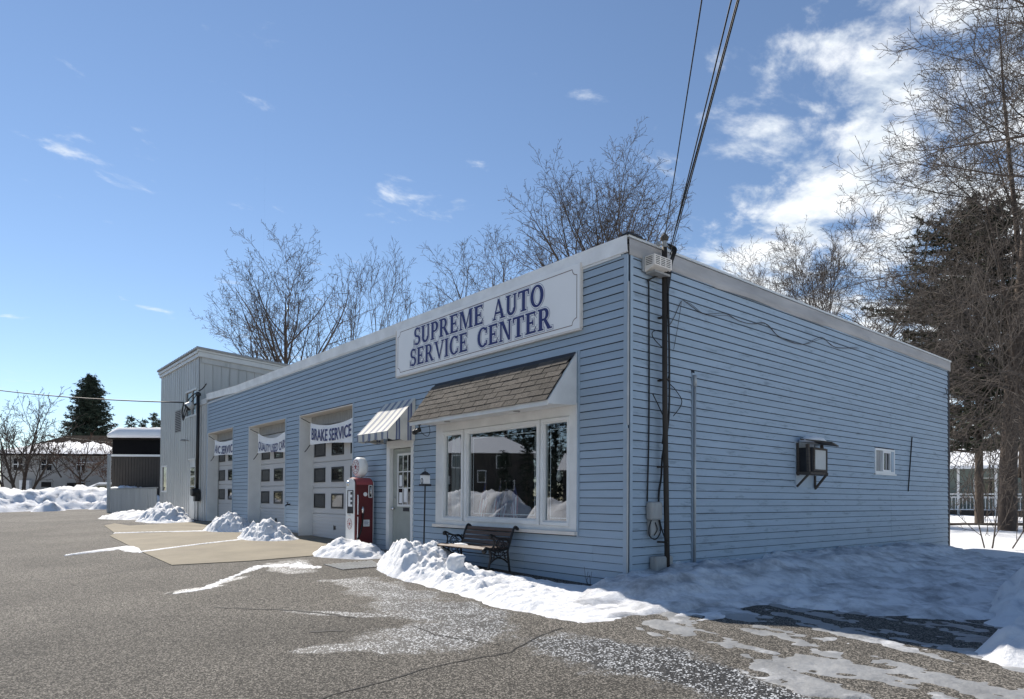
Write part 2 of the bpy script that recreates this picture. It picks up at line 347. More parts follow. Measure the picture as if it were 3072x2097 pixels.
M_gapshade = pmat('dark_gap_shade', (.022,.030,.045), .9, .1, 4)  # near-black wall backing, paints shadow lines into the gaps between siding courses
M_slush = pmat('slush', (.26,.265,.27), .5, .35, 1.6, bump=.6, bscale=18, col2=(.58,.59,.61), thr=.56)
M_crack = pmat('crack_fill', (.02,.019,.018), .8, .3, 8)
# ================================================================== ground
def lot():
    mb = MB(); xs = np.concatenate([np.linspace(-62,-22,11), np.linspace(-20,8,57)]); ys = np.concatenate([np.linspace(-24,-12.5,5), np.linspace(-12,3.6,32)])
    vs = [(x, y, gz(x,y)) for y in ys for x in xs]; nx = len(xs)
    fs = [(j*nx+i, j*nx+i+1, (j+1)*nx+i+1, (j+1)*nx+i) for j in range(len(ys)-1) for i in range(nx-1)]
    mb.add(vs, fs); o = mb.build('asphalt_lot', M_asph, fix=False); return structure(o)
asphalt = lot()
def far_ground():
    mb = MB(); xs = [-400,-200,-120,-80,-62,-40,-20,-10,0,8,15,30,60,120,400]; ys = [-400,-150,-80,-40,-24,-12,-6,0,6,14,25,40,60,90,150,400]
    vs = []
    for y in ys:
        for x in xs:
            vs.append((x, y, gz(x,y)-.05))
    nx = len(xs)
    mb.add(vs, [(j*nx+i, j*nx+i+1, (j+1)*nx+i+1, (j+1)*nx+i) for j in range(len(ys)-1) for i in range(nx-1)])
    return structure(mb.build('snowy_ground', M_snow, fix=False))
far_ground()

def crack(pts, w=.016, seed=0, name='crack'):
    rng = random.Random(seed); P = []
    for a, b in zip(pts[:-1], pts[1:]):
        n = max(2, int(math.dist(a,b)/.09))
        for i in range(n):
            f = i/n; P.append((a[0]+(b[0]-a[0])*f+rng.uniform(-.02,.02), a[1]+(b[1]-a[1])*f+rng.uniform(-.02,.02)))
    P.append(pts[-1]); mb = MB(); vs = []
    for i, p in enumerate(P):
        q = P[min(i+1,len(P)-1)]; r = P[max(i-1,0)]; d = Vector((q[0]-r[0], q[1]-r[1])).normalized(); ww = w*rng.uniform(.35,1.0)
        for s in (1,-1):
            x, y = p[0]-d.y*ww*s*.5, p[1]+d.x*ww*s*.5; vs.append((x, y, gz(x,y)+.004))
    mb.add(vs, [(2*i, 2*i+1, 2*i+3, 2*i+2) for i in range(len(P)-1)])
    return mb.build(name, M_crack, asphalt, fix=False)
crack([(-7.6,-8.5),(-6.9,-6.6),(-6.49,-5.78),(-6.39,-4.87),(-6.74,-3.58)], .028, 1)
crack([(1.5,-5.6),(1.19,-4.44),(1.15,-4.04),(1.08,-3.54),(1.18,-2.82),(.96,-2.38),(.88,-1.95)], .026, 2)
crack([(-2.5,-4.05),(-1.7,-3.45),(-.9,-3.15)], .05, 3)
crack([(-3.95,-4.12),(-3.8,-4.22)], .09, 4); crack([(-.65,-3.75),(-.45,-3.5)], .08, 6)
crack([(-.2,-2.9),(.3,-2.95),(.95,-2.75)], .02, 7)

def apron():
    """concrete apron in front of the bays: three slabs with open joints"""
    def slab(poly, t=.012):
        mb = MB(); n = len(poly); top = [(x,y,gz(x,y)+t) for x,y in poly]; bot = [(x,y,gz(x,y)-.05) for x,y in poly]
        mb.add(top+bot, [tuple(range(n))]+[(i,n+i,n+(i+1)%n,(i+1)%n) for i in range(n)])
        return mb
    root = thing('concrete_apron', 'tan concrete apron with snow in its joints before the garage doors', 'apron', (-11,-1.5,gz(-11,-1.5)))
    root['kind'] = 'structure'
    a = [(-6.72,-3.52),(-9.2,-3.46),(-9.0,0.02),(-6.2,0.02)]
    slab([(-6.70,-3.52),(-6.25,-2.4),(-5.95,-.02),(-10.05,-.02),(-10.12,-1.45),(-9.30,-3.46)]).build('concrete_slab', M_conc, root)
    slab([(-9.36,-3.46),(-10.17,-1.43),(-10.10,-.02),(-13.60,-.02),(-13.35,-1.25),(-14.6,-3.05),(-13.86,-3.28)]).build('concrete_slab', M_conc, root)
    slab([(-14.68,-3.03),(-13.42,-1.25),(-13.66,-.02),(-17.6,-.02),(-17.4,-2.2),(-19.0,-2.35),(-18.2,-2.75)]).build('concrete_slab', M_conc, root)
    for x0, x1 in ((-10.0,-7.3),(-13.55,-10.92),(-17.42,-14.95)):
        slab([(x0,-.016),(x1,-.016),(x1,.285),(x0,.285)], .016).build('threshold_slab', M_conc, root)
apron()

# ================================================================== the service building
H = 4.319; EX = .1016
bld = thing('service_building', 'long low blue sided service garage with flat roof and three bays', 'building', (-8.7,0,0))
O1 = (-17.45,-14.93,3.145); O2 = (-13.57,-10.90,3.06); O3 = (-10.03,-7.28,3.03); DR = (-5.86,-4.92,2.16); WN = (-4.17,-.84,.62,2.36)
REC = .29
def wall_boxes(mb, rects, f):
    for a0, a1, z0, z1 in rects: f(mb, a0, a1, z0, z1)
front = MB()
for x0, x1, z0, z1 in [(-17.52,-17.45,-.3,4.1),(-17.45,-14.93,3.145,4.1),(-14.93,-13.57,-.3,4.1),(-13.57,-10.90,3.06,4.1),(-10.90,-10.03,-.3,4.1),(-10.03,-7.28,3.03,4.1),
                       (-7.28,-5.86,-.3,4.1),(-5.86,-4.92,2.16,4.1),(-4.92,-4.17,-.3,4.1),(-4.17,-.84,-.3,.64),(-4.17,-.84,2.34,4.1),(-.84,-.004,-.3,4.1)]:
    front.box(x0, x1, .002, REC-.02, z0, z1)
front.build('front_wall', M_gapshade, bld)
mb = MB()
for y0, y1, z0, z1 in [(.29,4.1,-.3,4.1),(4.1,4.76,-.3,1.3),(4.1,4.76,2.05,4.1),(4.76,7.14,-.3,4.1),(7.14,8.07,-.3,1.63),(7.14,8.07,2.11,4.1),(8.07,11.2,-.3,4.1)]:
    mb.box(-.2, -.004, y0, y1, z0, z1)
mb.build('side_wall', M_gapshade, bld)
mb = MB(); mb.box(-17.5,-.21,11.0,11.18,-.3,4.1); mb.box(-17.5,-17.3,.30,11.0,-.3,4.1); mb.build('rear_wall', M_grey, bld)
MB().box(-17.5,-.02,.02,11.18,4.1,4.24).build('roof', M_grey, bld)
MB().box(-17.3,-.2,.28,11,-.28,-.1).build('floor', M_dark, bld)

# --- siding boards, each one course high: sloping face, thick butt edge at the bottom, top cut short for a painted shadow line
def board_mesh(L_):
    mb = MB(); pr = [(0,.004),(-.0205,0),(-.0205,.006),(-.006,EX-.0085),(0,EX-.0085)]
    mb.prism(pr, lambda a,b,d: (d,a,b), 0, L_); return mb.mesh('siding_board', M_siding)
UNIT = board_mesh(1.0); rs = random.Random(5)
def board(x0, x1, z, side=False):
    o = link('siding_board', UNIT, bld)
    if side:
        o.rotation_euler = (0,0,pi/2); o.location = (0, x0, z)
    else: o.location = (x0, 0, z)
    o.scale = (x1-x0-.004, 1, 1); o.location.z += rs.uniform(-.0012,.0012); o.rotation_euler.y = rs.uniform(-1,1)*.0007/max(.6,x1-x0)*2 if not side else 0
NB = 0
for k in range(41):
    z = k*EX - .0; zt = z+EX
    if zt > 4.17: break
    segs = []
    if z >= 3.04:                                   # above the openings
        xs = [-17.5]; cut = {0:-8.9,1:-6.2,2:-11.3}[k%3]+rs.uniform(-.4,.4); xs += [cut, -.054]
        segs = [(xs[0],xs[1]),(xs[1],xs[2])]
        if z < 3.13-.05: segs = [(-14.93,cut),(cut,-.054)]
        if 3.34 < z < 4.03: segs = [(segs[0][0], cut if cut < -5.6 else -5.5), (max(cut,-5.5) if cut > -5.5 else cut, -.054)]
    else:
        segs += [(-14.93,-13.57),(-10.90,-10.03)]
        if z >= 2.15: segs += [(-7.28,-5.6),(-5.6,-4.17)] if z < 2.9 else [(-7.28,-4.17)]
        else: segs += [(-7.28,-5.86)]
        if z >= 2.15: segs += [(-.84,-.054)]
        elif z >= .60: segs += [(-4.92,-4.17),(-.84,-.054)]
        else: segs += [(-4.92,-3.95 if k==5 else -4.5),(-3.95 if k==5 else -4.5,-.56 if k in (3,4) else -1.9),(-.56 if k in (3,4) else -1.9,-.054)]
    for a, b in segs:
        xm = (a+b)/2
        if zt < gz(xm,0)+.02: continue
        board(a, b, z); NB += 1
for k in range(41):
    z = k*EX; zt = z+EX
    if zt > 4.17: break
    segs = [(.064,1.28)] if z < 2.78 else []
    a = 1.36 if z < 2.78 else .064
    if 1.28 < z+.05 < 2.02: segs += [(a,4.1),(4.76,7.14)]
    else: segs += [(a,7.14)]
    if 1.60 < z+.05 < 2.10: segs += [(8.07,11.1)]
    else: segs[-1] = (segs[-1][0], 8.9) if z < 2.4 and z > 1.3 else (segs[-1][0], 7.9); segs += [(segs[-1][1],11.1)]
    for a, b in segs: board(a, b, z, True); NB += 1

# --- trims
mb = MB(); mb.box(-.052,.004,-.026,-.001,-.12,4.1); mb.box(.001,.026,.012,.062,-.12,4.1); mb.build('corner_trim', M_bluetrim, bld)
mb = MB(); mb.tube([(.028,-.034,2.0),(.028,-.034,3.75)], .014, 6); mb.tube([(.028,-.034,-.0),(.028,-.034,1.96)], .011, 6); mb.build('corner_bead', M_rust, bld); MB().box(.001,.016,-.001,.0115,-.12,4.1).build('corner_groove', M_gapshade, bld)
MB().box(.001,.022,11.1,11.2,-.1,4.1).build('corner_trim', M_shdark, bld)
MB().box(-17.53,-17.45,-.022,-.001,.25,4.1).build('corner_trim', M_bluetrim, bld)
# front coping: bent sheet metal, slightly oil-canned
mb = MB(); n = 120; vs = []
for i in range(n+1):
    x = -17.53+17.55*i/n; w = .0022*math.sin(i*1.9)+.004*mnoise.noise((x*1.3,0,3)); dz = .006*mnoise.noise((x*.7,5,1)) + (.10*max(0,(-14.5-x)/3) if x < -14.5 else 0)
    vs += [(x,-.024,4.118+dz),(x,-.043+w,4.125+dz),(x,-.049+w*.5,4.20+dz),(x,-.055+w,4.285+dz),(x,-.060,H+dz),(x,.12,H+.004+dz)]
fs = [(i*6+j, (i+1)*6+j, (i+1)*6+j+1, i*6+j+1) for i in range(n) for j in range(5)]
mb.add(vs, fs); mb.build('coping', M_coping, bld)
mb = MB(); mb.box(-17.53,-.1,-.034,-.0235,4.095,4.117); mb.build('coping_strip', M_white, bld)
# side fascia: tired grey metal, sagging away from the wall in places
mb = MB(); n = 90; vs = []
for i in range(n+1):
    y = -.02+11.26*i/n; w = .020*max(0,mnoise.noise((y*.55,2,7)))+.006*math.sin(y*3.1); lo = 4.085+.03*mnoise.noise((y*.42,9,1))-.02*(1 if 1.8<y<5 else 0)
    vs += [(.026+w*1.6,y,lo),(.034+w*1.8,y,lo+.006),(.030+w,y,lo+.1),(.030+w*.4,y,4.284)]
mb.add(vs, [(i*4+j,(i+1)*4+j,(i+1)*4+j+1,i*4+j+1) for i in range(n) for j in range(3)]); mb.build('side_fascia', M_fascia, bld, smooth=True)
MB().box(-.08,.046,-.045,11.25,4.292,4.322).build('roof_edge', M_metalw, bld)
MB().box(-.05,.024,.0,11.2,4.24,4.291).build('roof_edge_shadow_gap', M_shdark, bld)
mb = MB(); mb.box(-.055,.058,-.066,.20,4.318,4.345); mb.box(-.06,.05,.20,.27,4.32,4.335); mb.build('torn_roof_corner', M_black, bld)

# --- garage bays
def bay(x0, x1, zt, g, ncol, banner_top):
    W = M_white
    MB().box(x0,x0+.02,-.021,REC+.04,g-.05,zt-.0).build('jamb', W, bld); MB().box(x1-.02,x1,-.021,REC+.04,g-.05,zt).build('jamb', W, bld)
    MB().box(x0+.02,x1-.02,-.019,REC+.04,zt-.022,zt).build('soffit', M_signedge, bld)
    MB().box(x0+.02,x1-.02,REC-.02,REC+.03,zt-.25,zt-.022).build('header_board', M_grey, bld)
    # blue J-trim round the opening
    MB().box(x0-.03,x0-.001,-.026,-.0005,g,zt+.03).build('opening_trim', M_bluetrim, bld); MB().box(x1+.001,x1+.03,-.026,-.0005,g,zt+.03).build('opening_trim', M_bluetrim, bld)
    door = MB().box(x0+.02,x1-.02,REC+.055,REC+.07,g,zt-.25).build('garage_door', M_door, bld)
    zb = [g+.0, g+.575, g+1.175, g+1.775, g+2.375, zt-.26]
    for i in range(5):
        m = MB(); m.box(x0+.022,x1-.022,REC+.02,REC+.054,zb[i]+.006,zb[i+1]-.006)
        if i == 0:
            for q in range(1,7): m.box(x0+.03,x1-.03,REC+.012,REC+.0195,zb[0]+.08*q-.002+.012,zb[0]+.08*q+.052)
        m.build('door_section', M_door, door, bevel=.006)
    wd = (x1-x0)
    for i in (1,2,3):
        for c in range(3):
            xa = x0+.13+c*.945; xb = xa+.60; za = zb[i]+.13; zc = za+.335
            if xa > x1-.1: continue
            xb = min(xb, x1-.09)
            f = MB()
            for (a,b,c0,c1) in ((xa,xb,za,za+.04),(xa,xb,zc-.04,zc),(xa,xa+.04,za+.04,zc-.04),(xb-.04,xb,za+.04,zc-.04)): f.box(a,b,REC+.004,REC+.0195,c0,c1)
            f.build('pane_frame', M_black, door)
            MB().box(xa+.04,xb-.04,REC+.012,REC+.0185,za+.04,zc-.04).build('pane', M_pane if c == 0 else M_pane2, door)
    m = MB(); hx, hz = x0+1.27, g+.27
    m.lathe([(.045,0),(.045,.012),(.028,.014)], (hx,REC+.006,hz), 14, 'y'); m.tube([(hx-.02,REC-.005,hz+.05),(hx+.012,REC-.02,hz+.04),(hx+.018,REC-.02,hz-.03),(hx-.01,REC-.005,hz-.05)], .008, 6)
    m.build('door_handle', M_black, door)
    MB().box(x0+.03,x1-.03,REC+.005,REC+.05,g-.02,g+.012).build('bottom_seal', M_black, door)
bay(*O1, .315, 3, 0); bay(*O2, .225, 3, 0); bay(*O3, .150, 3, 0)
MB().box(-10.88,-10.04,-.34,-.022,.0,.27).build('curb_block', M_block, bld, bevel=.02)
MB().box(-14.90,-13.60,-.22,-.022,.1,.31).build('curb_block', M_block, bld, bevel=.02)
m = MB(); m.tube([(-10.55,-.02,.93),(-10.55,-.10,.93),(-10.55,-.13,.89)], .016, 8); m.lathe([(.035,0),(.035,.012)], (-10.55,-.09,.97), 10, 'z'); m.tube([(-10.55,-.09,.93),(-10.55,-.09,.97)], .01, 6); m.build('spigot', M_black, bld)

# --- entry door
x0, x1, zt = DR; g = .13
m = MB(); m.box(x0,x0+.115,-.03,.06,g,2.165); m.box(x1-.07,x1,-.03,.06,g,2.165); m.box(x0+.115,x1-.07,-.028,.06,2.02,2.165); m.build('door_casing', M_white, bld)
d = MB().box(x0+.13,x1-.085,.045,.075,g,2.01).build('entry_door', M_doorg, bld)
gx0, gx1, gz0, gz1 = -5.52, -5.035, .98, 1.88
m = MB()
for a,b,c,e in ((gx0-.035,gx1+.035,gz0-.04,gz0),(gx0-.035,gx1+.035,gz1,gz1+.04),(gx0-.035,gx0,gz0,gz1),(gx1,gx1+.035,gz0,gz1)): m.box(a,b,.03,.0445,c,e)
m.build('glazing_frame', M_white, d)
m = MB()
for i in (1,2): xx = gx0+(gx1-gx0)*i/3; m.box(xx-.009,xx+.009,.032,.0445,gz0,gz1)
for i in (1,2):
    zz = gz0+(gz1-gz0)*i/3
    for j in range(3): xa = gx0+(gx1-gx0)*j/3; m.box(xa+.0095,xa+(gx1-gx0)/3-.0095,.032,.0445,zz-.009,zz+.009)
m.build('muntins', M_white, d)
MB().box(gx0,gx1,.039,.0448,gz0,gz1).build('door_glass', M_pane2, d)
for (a,b,c,e) in ((-5.49,-5.40,1.31,1.52),(-5.49,-5.39,1.00,1.20),(-5.33,-5.22,1.02,1.27)): MB().box(a,b,.036,.0388,c,e).build('paper_notice', M_cloth, d)
MB().box(-5.35,-5.15,.034,.0445,.855,.92).build('mail_slot', M_shdark, d)
m = MB(); m.lathe([(.012,0),(.012,-.03),(.03,-.035),(.032,-.06),(.012,-.072)], (-5.66,.045,.90), 12, 'y'); m.build('door_knob', M_chrome, d, smooth=True)
m = MB(); m.lathe([(.024,0),(.024,-.014)], (-5.66,.045,1.10), 12, 'y'); m.build('deadbolt', M_chrome, d)
MB().box(x0-.02,x1+.02,-.10,.06,g-.12,g).build('door_step', M_block, bld)

# --- shop window
wx0, wx1, wz0, wz1 = WN
win = MB()
for a,b,c,e in ((wx0,wx0+.19,wz0+.05,wz1),(wx1-.13,wx1,wz0+.05,wz1),(wx0+.19,wx1-.13,2.205,wz1)): win.box(a,b,-.035,.10,c,e)
win = win.build('shop_window', M_trim, bld)
MB().box(wx0-.03,wx1+.015,-.085,.10,wz0,wz0+.048).build('sill', M_signedge, win, bevel=.004)
MB().box(wx1+.001,wx1+.03,-.03,-.001,wz0-.02,3.05).build('side_trim', M_bluetrim, win)
def sash(a, b, za, zb, w):
    f = MB()
    for p,q,r,s in ((a,b,za,za+w),(a,b,zb-w,zb),(a,a+w,za+w,zb-w),(b-w,b,za+w,zb-w)): f.box(p,q,-.045,.06,r,s)
    f.build('sash_frame', M_white, win, bevel=.005)
    f = MB()
    for p,q,r,s in ((a+w,b-w,za+w,za+w+.022),(a+w,b-w,zb-w-.022,zb-w),(a+w,a+w+.022,za+w+.022,zb-w-.022),(b-w-.022,b-w,za+w+.022,zb-w-.022)): f.box(p,q,-.020,.05,r,s)
    f.build('inner_sash', M_trim, win)
    MB().box(a+w+.022,b-w-.022,.004,.010,za+w+.022,zb-w-.022).build('pane', M_glass, win)
sash(-3.975,-3.385,.735,2.20,.045); sash(-3.345,-1.56,.735,2.20,.060); sash(-1.535,-.97,.735,2.20,.045)
MB().box(-3.384,-3.346,-.02,.06,.735,2.20).build('mullion', M_trim, win); MB().box(-1.559,-1.536,-.02,.06,.735,2.20).build('mullion', M_trim, win)
MB().box(wx0+.19,wx1-.13,-.028,.06,.669,.734).build('lower_rail', M_trim, win)
def tape(a,b,za,zb):
    f = MB(); w = .011
    for p,q,r,s in ((a,b,za,za+w),(a,b,zb-w,zb),(a,a+w,za+w,zb-w),(b-w,b,za+w,zb-w)): f.box(p,q,.011,.0125,r,s)
    f.build('alarm_tape', M_cloth, win)
tape(-3.17,-1.70,.86,2.05); tape(-1.39,-1.06,.83,2.055)
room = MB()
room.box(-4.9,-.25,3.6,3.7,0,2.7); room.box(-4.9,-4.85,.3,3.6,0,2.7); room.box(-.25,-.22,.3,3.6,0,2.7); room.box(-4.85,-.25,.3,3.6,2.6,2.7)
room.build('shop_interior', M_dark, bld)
MB().box(-4.1,-.9,.12,.55,.55,.72).build('window_shelf', M_wood, bld)
m = MB(); m.box(-3.88,-3.78,.09,.12,.76,2.15); m.box(-3.77,-3.66,.095,.125,.76,2.15); m.build('drawn_blind', M_grey, bld)

# --- shingled canopy over the window
cx0, cx1, cy, cz0, cz1 = -4.20, -.85, -.53, 2.365, 3.03
can = MB()
can.add([(cx0,-.022,cz1-.03),(cx1-.03,-.022,cz1-.03),(cx1-.03,cy+.01,cz0),(cx0,cy+.01,cz0),(cx0,-.022,cz0),(cx1-.03,-.022,cz0)],[(0,1,2,3),(0,3,4),(1,5,2),(3,2,5,4),(0,4,5,1)])
can = can.build('canopy', M_shdark, bld)
mm = MB(); mm.prism([(-.022,cz1),(-.022,cz0-.03),(cy-.004,cz0-.06),(cy-.004,cz0-.01)], lambda a,b,dd: (dd,a,b), cx1-.029, cx1); mm.build('end_panel', M_trim, can)
mm = MB(); mm.prism([(-.022,cz1),(-.022,cz0-.03),(cy-.004,cz0-.06),(cy-.004,cz0-.01)], lambda a,b,dd: (dd,a,b), cx0-.01, cx0); mm.build('end_panel', M_trim, can)
MB().box(cx0-.005,cx1-.0295,cy-.004,cy+.02,cz0-.075,cz0-.006).build('canopy_fascia', M_trim, can)
mm = MB(); mm.add([(cx0,-.036,cz0-.028),(cx1-.03,-.036,cz0-.028),(cx1-.03,cy+.021,cz0-.06),(cx0,cy+.021,cz0-.06)],[(0,1,2,3)]); mm.add([(cx0,-.036,cz0-.02),(cx1-.03,-.036,cz0-.02),(cx1-.03,cy+.021,cz0-.052),(cx0,cy+.021,cz0-.052)],[(3,2,1,0)]); mm.build('canopy_soffit', M_trim, can)
for lx in (-3.45,-1.75):
    mm = MB(); mm.lathe([(.05,0),(.05,-.012),(.04,-.014)], (lx,-.30,cz0-.047), 16); mm.build('downlight', M_grey, can)
MB().box(cx1-.005,cx1+.018,-.03,-.0215,cz0-.06,cz1+.03).build('wall_flashing', M_bluetrim, can); MB().box(cx0,cx1-.006,-.03,-.0215,cz1+.001,cz1+.03).build('wall_flashing', M_bluetrim, can)
dn = Vector((0,cy-(-.03),cz0-cz1)); SL = dn.length; dn.normalize(); nn = Vector((0,dn.z,-dn.y)); nn = nn if nn.z > 0 else -nn
rr = random.Random(3); rows = 7; top0 = .085
er = (SL+.015-top0)/rows
mm = MB(); mm.obox(Vector(((cx0+cx1)/2,-.03,cz1))+dn*.055+nn*.008, Vector(((cx1-cx0)/2-.016,0,0)), dn*.055, nn*.004); mm.build('canopy_top_strip', M_shdark, can)  # dark strip along the top of the shingle slope
for r in range(rows):
    s1 = top0+er*(r+1); x = cx0-.012-(.15 if r%2 else 0)
    while x < cx1-.03:
        w = .305+rr.uniform(-.012,.012); a = max(x,cx0-.012); b = min(x+w-.012, cx1-.02)
        if b-a > .03:
            q = MB(); lift = .012+rr.uniform(0,.005); jit = rr.uniform(-.006,.006)
            c0 = Vector(((a+b)/2,-.03,cz1))+dn*(s1-er/2+jit)+nn*lift
            q.obox(c0, Vector(((b-a)/2,0,0)), dn*(er/2+.012)+nn*.004, nn*.0045); q.build('shingle', M_shingle, can)
        x += w

# ================================================================== sign with carved-style lettering
sign = thing('shop_sign', 'wide white board sign reading SUPREME AUTO SERVICE CENTER in navy letters', 'sign', (-3.1,-.05,3.76))
sx0, sx1, sz0, sz1 = -5.475, -.77, 3.335, 4.185
tilt = -.010   # the board hangs a touch lower at its left end
def sz(x, z): return z
MB().box(sx0,sx1,-.058,-.0215,sz0,sz1).build('board', M_signw, sign, bevel=.004)
m = MB()
for a,b,c,e in ((sx0-.012,sx1+.012,sz0-.03,sz0-.001),(sx0-.022,sx0-.001,sz0,sz1),(sx1+.001,sx1+.022,sz0,sz1)): m.box(a,b,-.064,-.0215,c,e)
m.build('edge_moulding', M_signedge, sign)
def strip(mb, pts, w, y):
    for (ax,az),(bx,bz) in zip(pts[:-1],pts[1:]):
        d = Vector((bx-ax,bz-az)).normalized()*.5*w; nx, nz = -d.y, d.x
        mb.add([(ax+nx,y,az+nz),(ax-nx,y,az-nz),(bx-nx,y,bz-nz),(bx+nx,y,bz+nz)],[(0,1,2,3)])
m = MB(); ins, rc = .055, .085; A0, A1, B0, B1 = sx0+ins, sx1-ins, sz0+ins, sz1-ins
pts = []
def arc(cx, cz, a0, a1, n=7): return [(cx+rc*math.cos(RAD(a0+(a1-a0)*i/n)), cz+rc*math.sin(RAD(a0+(a1-a0)*i/n))) for i in range(n+1)]
pts = arc(A0,B0,90,-0)+arc(A1,B0,180,90)+arc(A1,B1,270,180)+arc(A0,B1,0,-90)
strip(m, pts+[pts[0]], .011, -.0592); m.build('border_line', M_gold, sign)

T_, TH, SF = .185, .085, .055      # stem, hairline, serif
class Glyph:
    def __init__(s): s.p = []
    def R(s, x0, y0, x1, y1): s.p.append(('R', x0, y0, x1, y1)); return s
    def P(s, *pts): s.p.append(('P', pts)); return s
    def A(s, cx, cy, rx, ry, a0, a1, tx, ty): s.p.append(('A', cx, cy, rx, ry, a0, a1, tx, ty)); return s
def stem(g, x, w=T_, top=True, bot=True, e=.075):
    g.R(x, 0, x+w, 1)
    if bot: g.R(x-e, 0, x+w+e, SF)
    if top: g.R(x-e, 1-SF, x+w+e, 1)
    return g
def glyphs():
    G = {}
    G['I'] = (stem(Glyph(), .09), .37)
    g = stem(Glyph(), .09); g.R(.2,0,.66,TH).R(.2,1-TH,.64,1).R(.2,.46,.50,.46+TH).P((.60,0),(.68,.26),(.63,.26),(.55,.05)).P((.58,1),(.65,.76),(.60,.76),(.53,.95)).R(.46,.37,.51,.63); G['E'] = (g, .72)
    g = Glyph(); g.R(.30,0,.30+T_,1).R(.2,0,.585,SF).R(.03,1-TH,.75,1).P((.03,1),(.03,.74),(.08,.74),(.12,.95)).P((.75,1),(.75,.74),(.70,.74),(.66,.95)); G['T'] = (g, .78)
    g = stem(Glyph(), .09); g.R(.2,1-TH,.40,1).R(.2,.42,.40,.42+TH).A(.38,.71,.29,.29,-90,90,.175,TH); G['P'] = (g, .70)
    g = stem(Glyph(), .09); g.R(.2,1-TH,.40,1).R(.2,.44,.40,.44+TH).A(.38,.72,.28,.28,-90,90,.17,TH).P((.36,.46),(.54,.46),(.82,0),(.60,0)).R(.62,0,.86,SF); G['R'] = (g, .84)
    g = Glyph(); g.R(.09,.30,.09+T_,1).R(.02,1-SF,.36,1).R(.60,.32,.60+.10,1).R(.53,1-SF,.77,1).A(.395,.33,.305,.34,180,360,.16,.12); G['U'] = (g, .80)
    g = Glyph(); g.P((.06,0),(.15,0),(.46,1),(.36,1)).P((.36,1),(.50,1),(.84,0),(.63,0)).R(.22,.28,.66,.28+TH).R(.0,0,.24,SF).R(.55,0,.92,SF); G['A'] = (g, .90)
    g = Glyph(); g.R(.08,0,.17,1).R(.01,0,.25,SF).R(.01,1-SF,.22,1).P((.12,1),(.32,1),(.58,.10),(.47,.0)).P((.47,0),(.55,0),(.86,1),(.78,1)).R(.80,0,.80+T_,1).R(.72,0,1.06,SF).R(.80,1-SF,1.06,1); G['M'] = (g, 1.08)
    g = Glyph(); g.R(.08,0,.17,1).R(.01,0,.25,SF).R(.01,1-SF,.22,1).P((.10,1),(.31,1),(.76,0),(.62,0)).R(.67,0,.76,1).R(.59,1-SF,.84,1); G['N'] = (g, .86)
    g = Glyph(); g.P((.06,1),(.26,1),(.52,0),(.42,0)).P((.42,0),(.52,0),(.82,1),(.73,1)).R(-.02,1-SF,.34,1).R(.65,1-SF,.90,1); G['V'] = (g, .88)
    g = Glyph(); g.A(.43,.5,.40,.52,48,312,.185,.085).R(.65,.68,.72,.98).P((.65,.06),(.72,.06),(.74,.30),(.67,.30)); G['C'] = (g, .78)
    g = Glyph(); g.A(.44,.5,.42,.52,0,180,.19,.085).A(.44,.5,.42,.52,180,360,.19,.085); G['O'] = (g, .88)
    g = Glyph(); g.A(.34,.735,.27,.285,40,270,.15,.10).A(.34,.265,.30,.285,-140,90,.165,.10).R(.53,.70,.585,.99).R(.03,.02,.085,.30); G['S'] = (g, .66)
    return G
GL = glyphs()
def glyph_faces(mb, g, X, Z, sx, h, y, grow):
    gx, gy = grow/sx, grow/h
    for k, p in enumerate(g.p):
        yy = y-.00012*k
        if p[0] == 'R':
            _, x0, y0, x1, y1 = p; q = [(x0-gx,y0-gy),(x1+gx,y0-gy),(x1+gx,y1+gy),(x0-gx,y1+gy)]
            polys = [q]
        elif p[0] == 'P':
            c = (sum(a for a,b in p[1])/len(p[1]), sum(b for a,b in p[1])/len(p[1]))
            polys = [[(a+gx*(1 if a>c[0] else -1), b+gy*(1 if b>c[1] else -1)) for a,b in p[1]]]
        else:
            _, cx, cy, rx, ry, a0, a1, tx, ty = p; n = 14; ex = math.degrees(gx/max(rx,.1))*.6 if a1-a0 < 179 or a1-a0 > 181 else 0
            o, i_ = [], []
            for j in range(n+1):
                a = RAD(a0-ex+(a1-a0+2*ex)*j/n); ca, sa = math.cos(a), math.sin(a)
                o.append((cx+(rx+gx)*ca, cy+(ry+gy)*sa)); i_.append((cx+max(.02,(rx-tx-gx))*ca, cy+max(.02,(ry-ty-gy))*sa))
            polys = [[o[j],o[j+1],i_[j+1],i_[j]] for j in range(n)]
        for q in polys:
            mb.add([(X+a*sx, yy, Z+b*h) for a,b in q], [tuple(range(len(q)))])
def word(txt, xa, xb, z, h):
    tot = sum(GL[c][1] for c in txt)+.06*(len(txt)-1); sx = (xb-xa)/tot; x = xa
    for c in txt:
        g, w = GL[c]
        mb = MB(); mb.mi = 0; glyph_faces(mb, g, x, z, sx, h, -.0600, .026); mb.mi = 1; glyph_faces(mb, g, x, z, sx, h, -.0625, .017); mb.mi = 2; glyph_faces(mb, g, x, z, sx, h, -.0650, .004)
        o = mb.build('letter', [M_lgrey, M_signw, M_navy], sign, fix=False); o['label'] = 'navy serif letter '+c
        x += (w+.06)*sx
word('SUPREME', -4.87, -2.83, 3.80, .297); word('AUTO', -2.60, -1.46, 3.79, .297)
word('SERVICE', -4.99, -3.24, 3.445, .297); word('CENTER', -2.99, -1.30, 3.435, .297)
